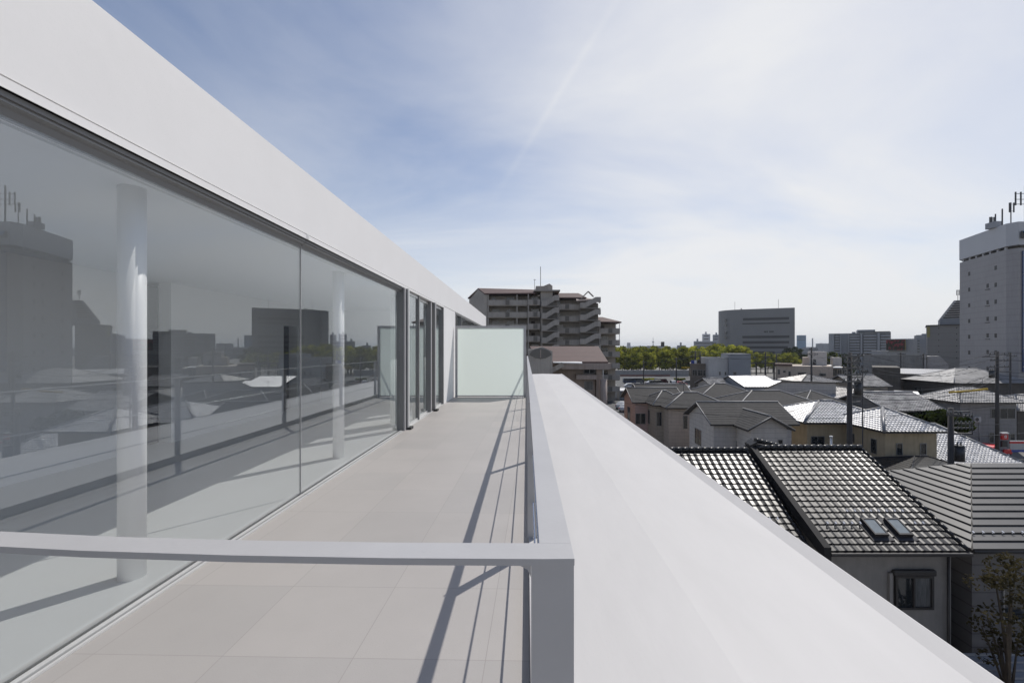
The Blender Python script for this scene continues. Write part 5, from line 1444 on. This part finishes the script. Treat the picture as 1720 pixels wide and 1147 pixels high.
# ================================================================ utility poles and wires
def pole(label, px, Y_, ptop, r=0.15, arms=((0.3, 0.9), (1.0, 0.9)), transformer=False, name='utility_pole', skew=0.0, brackets=()):
    x = X(px, Y_); zt = Z(px, ptop, Y_)
    P_ = emp(name, label, 'pole', (x, Y_, GZ), skew, 'utility poles')
    h = zt - GZ
    MB().tube([(0, 0, 0), (0, 0, h)], r * 1.15, 12, r * 0.85).build('shaft', 'pole', P_)
    for dz_, hw in arms:
        b = MB(); b.box(-hw, hw, -r - 0.1, -r - 0.01, h - dz_ - 0.05, h - dz_ + 0.05)
        b.bar((0, -r - 0.05, h - dz_ - 0.45), (hw * 0.6, -r - 0.05, h - dz_ - 0.05), 0.03, 0.03)
        a = b.build('crossarm', 'iron', P_)
        for q in (-0.9, -0.5, 0.5, 0.9):
            MB().tube([(hw * q, -r - 0.055, h - dz_ + 0.051), (hw * q, -r - 0.055, h - dz_ + 0.22)], 0.05, 8, 0.035).build('insulator', 'ceramic', a)
    if transformer:
        for sx in transformer:
            b = MB(); b.tube([(sx, 0.0, h - 2.9), (sx, 0.0, h - 2.1)], 0.24, 14); b.tube([(sx, 0, h - 2.1), (sx, 0, h - 2.02)], 0.26, 14, 0.2)
            t_ = b.build('transformer', 'iron', P_)
            for q in (-0.1, 0.1): MB().tube([(sx + q, 0, h - 2.02), (sx + q, 0, h - 1.85)], 0.035, 6).build('bushing', 'ceramic', t_)
    for dz_, x0, x1 in brackets:
        MB().box(min(x0, x1), max(x0, x1), -0.05, 0.05, h - dz_ - 0.04, h - dz_ + 0.04).build('bracket', 'iron', P_)
    return P_, (x, Y_, zt)


PA = pole('tall dark utility pole rising in front of the ochre house, many crossarms', 1427, 30, 592, 0.17, ((0.25, 1.0), (0.65, 0.85), (1.05, 1.0), (1.5, 0.8), (1.95, 0.95)), (0.85,), skew=0.35, brackets=((2.95, 0.1, 1.15), (1.7, 0.1, 1.3), (3.4, -0.3, 1.1)))[1]
PB = pole('short thick utility pole with a bracket rack and transformer by the silver roof', 1597, 24, 685, 0.15, ((0.35, 0.4),), (0.45,), skew=0.0, brackets=((0.2, 0.1, 1.0), (0.45, 0.1, 1.15), (0.85, 0.1, 1.15), (1.1, 0.1, 1.1), (1.4, 0.1, 1.15)))[1]
wpb = [o for o in COL.objects if o.name.startswith('utility_pole')][-1]
for q in (0.3, 0.5, 0.75, 0.95, 1.1):
    for zz in (0.3, 0.7, 1.0): MB().tube([(q, -0.07, PB[2] - GZ - zz), (q, -0.07, PB[2] - GZ - zz - 0.16)], 0.035, 8).build('insulator', 'ceramic', wpb)
MB().tube([(1.12, -0.05, PB[2] - GZ - 0.2), (1.12, -0.05, PB[2] - GZ - 1.45)], 0.02, 6).build('bracket', 'iron', wpb)
PC = pole('tall utility pole in front of the grey house at the right edge', 1675, 48, 590, 0.17, ((0.35, 1.1), (1.0, 1.0), (1.7, 1.1)), (-0.6,), skew=0.0, brackets=((0.6, -1.6, -0.1), (2.2, -1.0, 1.6)))[1]
PD = pole('slim grey pole behind the tall pole at the right edge', 1697, 62, 592, 0.13, ((0.5, 0.7),))[1]
PE = pole('thin utility pole standing in front of the beige flat-roofed building', 1363, 72, 583, 0.15, ((0.4, 0.9), (1.2, 0.9)), (0.5,))[1]
PF = pole('utility pole before the dark rounded office, left of the brown cornice', 1286, 108, 591, 0.17, ((0.4, 1.1), (1.3, 1.0)))[1]
PG = pole('utility pole beside the brown low office, with wide crossarms', 1168, 100, 589, 0.2, ((0.3, 1.4), (1.3, 1.2), (2.2, 1.0)), (0.7,))[1]
PH = pole('utility pole just right of the one with wide crossarms by the brown office', 1176, 104, 592, 0.16, ((0.4, 1.0),))[1]
PI = pole('thin dark pole rising from the car park in front of the tree belt', 1136, 128, 600, 0.19, ((0.4, 1.0),))[1]
PJ = pole('thin dark pole at the left of the car park before the tree belt', 1081, 150, 606, 0.18, ((0.4, 0.8),))[1]
PK = pole('utility pole in front of the long grey factory, left one', 1513, 110, 592, 0.17, ((0.4, 1.0),))[1]
PL = pole('utility pole in front of the long grey factory, right one', 1551, 108, 594, 0.19, ((0.4, 1.0), (1.2, 0.9)))[1]
PM = pole('utility pole between the office trees and the brown cornice', 1304, 112, 594, 0.16, ((0.4, 1.0),))[1]
PN = pole('slim iron pole carrying wires at the glaring silver roof', 1449, 34, 618, 0.045, ((0.3, 0.35),))[1]


def wire(a, b_, sag, label, r=0.016, name='power_line', group='overhead wires'):
    pts = []
    for k in range(17):
        t = k / 16; p = Vector(a) * (1 - t) + Vector(b_) * t; p.z -= sag * 4 * t * (1 - t); pts.append(tuple(p))
    tag(MB().tube(pts, r, 5).build(name, 'wire'), label, 'wire', group)


def o3(p, dx, dz_): return (p[0] + dx, p[1] - 0.2, p[2] + dz_)


lb = 'black overhead wire sagging across the roofs between two utility poles'
for dx, dz_ in ((-0.9, -0.1), (0.9, -0.1), (-0.8, -0.9), (0.8, -0.9)):
    wire(o3(PA, dx, dz_), (PC[0] + dx, PC[1], PC[2] + dz_), 1.2, lb)
    wire(o3(PE, dx, dz_), (PA[0] + dx, PA[1], PA[2] + dz_), 0.8, lb)
    wire(o3(PG, dx, dz_), (PE[0] + dx, PE[1], PE[2] + dz_), 1.0, lb, 0.022)
    wire(o3(PC, dx, dz_), (PC[0] + 40, PC[1] - 2, PC[2] + dz_ + 0.6), 0.8, lb)
for dz_ in (-2.2, -2.6, -3.0):
    wire(o3(PA, 0.1, dz_), (PC[0], PC[1], PC[2] + dz_), 1.0, lb, 0.02)
    wire(o3(PC, 0.1, dz_), (PC[0] + 40, PC[1] - 4, PC[2] + dz_), 0.8, lb, 0.02)
wire(o3(PB, 0.2, -1.5), (60, 44, PB[2] - 2.6), 0.7, lb, 0.02); wire(o3(PB, 0.2, -0.9), (60, 44, PB[2] - 1.6), 0.7, lb, 0.014)
wire(o3(PK, 0, -0.4), o3(PL, 0, -0.4), 0.4, lb, 0.025); wire(o3(PL, 0, -0.4), (PL[0] + 40, 104, PL[2] - 0.6), 1, lb, 0.025)
wire(o3(PI, 0, -0.4), o3(PG, 0, -0.6), 0.5, lb, 0.03); wire(o3(PJ, 0, -0.4), o3(PI, 0, -0.6), 0.5, lb, 0.03)
wire(o3(PL, 0, -1.0), o3(PC, -1.5, -0.5), 0.8, lb, 0.02); wire(o3(PL, 0, -1.3), o3(PC, -1.5, -1.1), 0.9, lb, 0.02)
for k_ in range(9):          # service drops and phone cables strung low over the roofs
    yy = 34 + 6 * k_; zz = -2.2 - 0.25 * (k_ % 4)
    wire((X(1050 + 8 * k_, yy + 6), yy + 6, zz - 1.2), (X(1660, yy), yy - 2, zz - 0.2), 1.3, 'thin black service cable hanging low across the town roofs', 0.009 + 0.0001 * yy, group='low service cables')
# yellow insulating sleeves clipped on wires
xs = (X(1594, 50), 50, Z(1594, 659, 50)); xe = (X(1659, 47), 47, Z(1659, 653, 47))
tag(MB().tube([xs, ((xs[0] + xe[0]) / 2, 48.5, (xs[2] + xe[2]) / 2 - 0.05), xe], 0.11, 8).build('wire_sleeve', 'yellow'), 'thick yellow protective sleeve on the wire above the grey house roof', 'sleeve')
xs = (X(1145, 100), 100, Z(1145, 617, 100)); xe = (X(1186, 100), 100, Z(1186, 619, 100))
tag(MB().tube([xs, xe], 0.14, 6).build('wire_sleeve', 'yellow'), 'small yellow sleeve on the wire beside the brown low office', 'sleeve')
# chimney pipe behind the nearest ridge
CPp = emp('vent_pipe', 'thin grey vent pipe rising just behind the nearest black roof ridge', 'pipe', (X(1396, 23.6), 23.6, -3.9))
MB().tube([(X(1396, 23.6), 23.6, GZ), (X(1396, 23.6), 23.6, Z(1396, 735, 23.6))], 0.05, 10).build('pipe', 'alu', CPp, world=True)
MB().tube([(X(1396, 23.6), 23.6, Z(1396, 735, 23.6)), (X(1396, 23.6), 23.6, Z(1396, 732, 23.6))], 0.075, 10).build('cap', 'alu', CPp, world=True)

# television aerials on a few roofs
for k, (px, Y_, py0, py1, lb) in enumerate(((1252, 52, 658, 640, 'thin television aerial on the broad grey hipped roof'), (1148, 52.5, 657, 643, 'thin television aerial on the beige house by the parking lot'),
        (1478, 51, 667, 650, 'television aerial on the mottled grey tile roof'), (1378, 78, 634, 622, 'television aerial on the brownish worn roof above the beige wall'),
        (1650, 57, 652, 636, 'television aerial on the silver hipped roof of the grey house'), (1262, 75, 632, 618, 'television aerial on the blinding white roof'))):
    x = X(px, Y_); z0_ = Z(px, py0, Y_) - 0.1; z1_ = Z(px, py1, Y_)
    A_ = emp('roof_aerial', lb, 'aerial', (x, Y_, z0_), 0, 'television aerials')
    MB().tube([(0, 0, 0), (0, 0, z1_ - z0_)], 0.025, 6).build('mast', 'iron', A_)
    b = MB(); b.tube([(-0.5, 0, z1_ - z0_ - 0.05), (0.5, 0, z1_ - z0_ - 0.05)], 0.015, 4)
    for q in range(7): b.tube([(-0.45 + 0.15 * q, -0.2, z1_ - z0_ - 0.05), (-0.45 + 0.15 * q, 0.2, z1_ - z0_ - 0.05)], 0.01, 4)
    b.build('antenna', 'iron', A_)
# air conditioner units on house walls (parts of the houses they are bolted to)
def ac_unit(par, x, y, z, flip=False):
    u = MB().box(x - 0.4, x + 0.4, y - 0.3, y - 0.02, z, z + 0.6).build('air_conditioner', 'w_white', par, world=False)
    MB().tube([(x - 0.1, y - 0.302, z + 0.3), (x - 0.1, y - 0.315, z + 0.3)], 0.23, 16).build('fan_grille', 'metal_dark', u)
    MB().tube([(x + 0.45, y - 0.06, z + 0.3), (x + 0.45, y - 0.06, z - 2.4)], 0.035, 6).build('pipe', 'w_white', u)


for key, x_, z_ in (('cross wing of the pale house', -1.2, 2.2), ('beige house with grey', 1.2, 3.9), ('tan house wing', 0.9, 3.7), ('ochre-walled house with', -0.9, 3.1), ('grey two-storey house', -1.6, 3.6), ('pinkish house', 0.2, 3.6)):
    h_ = [o for o in COL.objects if o.parent is None and str(o.get('label', '')).startswith(key)][0]
    w_ = [c for c in h_.children if c.name.startswith('wall')][0]
    ac_unit(h_, x_, min(v.co.y for v in w_.data.vertices), z_)
# low walls and sheds that fill the gaps between the houses
for x0, x1, y0, y1, h, lb in ((12.5, 24.0, 46.2, 46.4, 1.6, 'low concrete block wall along the lane before the beige house'), (24.3, 34, 44.9, 45.1, 1.5, 'low concrete block wall behind the ochre house'), (45, 52, 50.5, 50.7, 1.6, 'low concrete block wall left of the grey house')):
    tag(MB().box(x0, x1, y0, y1, GZ, GZ + h).build('garden_wall', 'concrete'), lb, 'wall')

# ================================================================ air between here and the far town
hz = bpy.data.materials.new('haze'); hz.use_nodes = True; t = hz.node_tree; t.nodes.clear()
pv = t.nodes.new('ShaderNodeVolumePrincipled'); pv.inputs['Color'].default_value = (0.80, 0.87, 0.95, 1)
pv.inputs['Density'].default_value = 0.00012; pv.inputs['Anisotropy'].default_value = 0.2
oo = t.nodes.new('ShaderNodeOutputMaterial'); t.links.new(pv.outputs[0], oo.inputs['Volume'])
M['haze'] = hz
hb = MB().box(-3000, 8500, -200, 8000, GZ - 1.5, 95).build('haze', 'haze'); hb['kind'] = 'stuff'
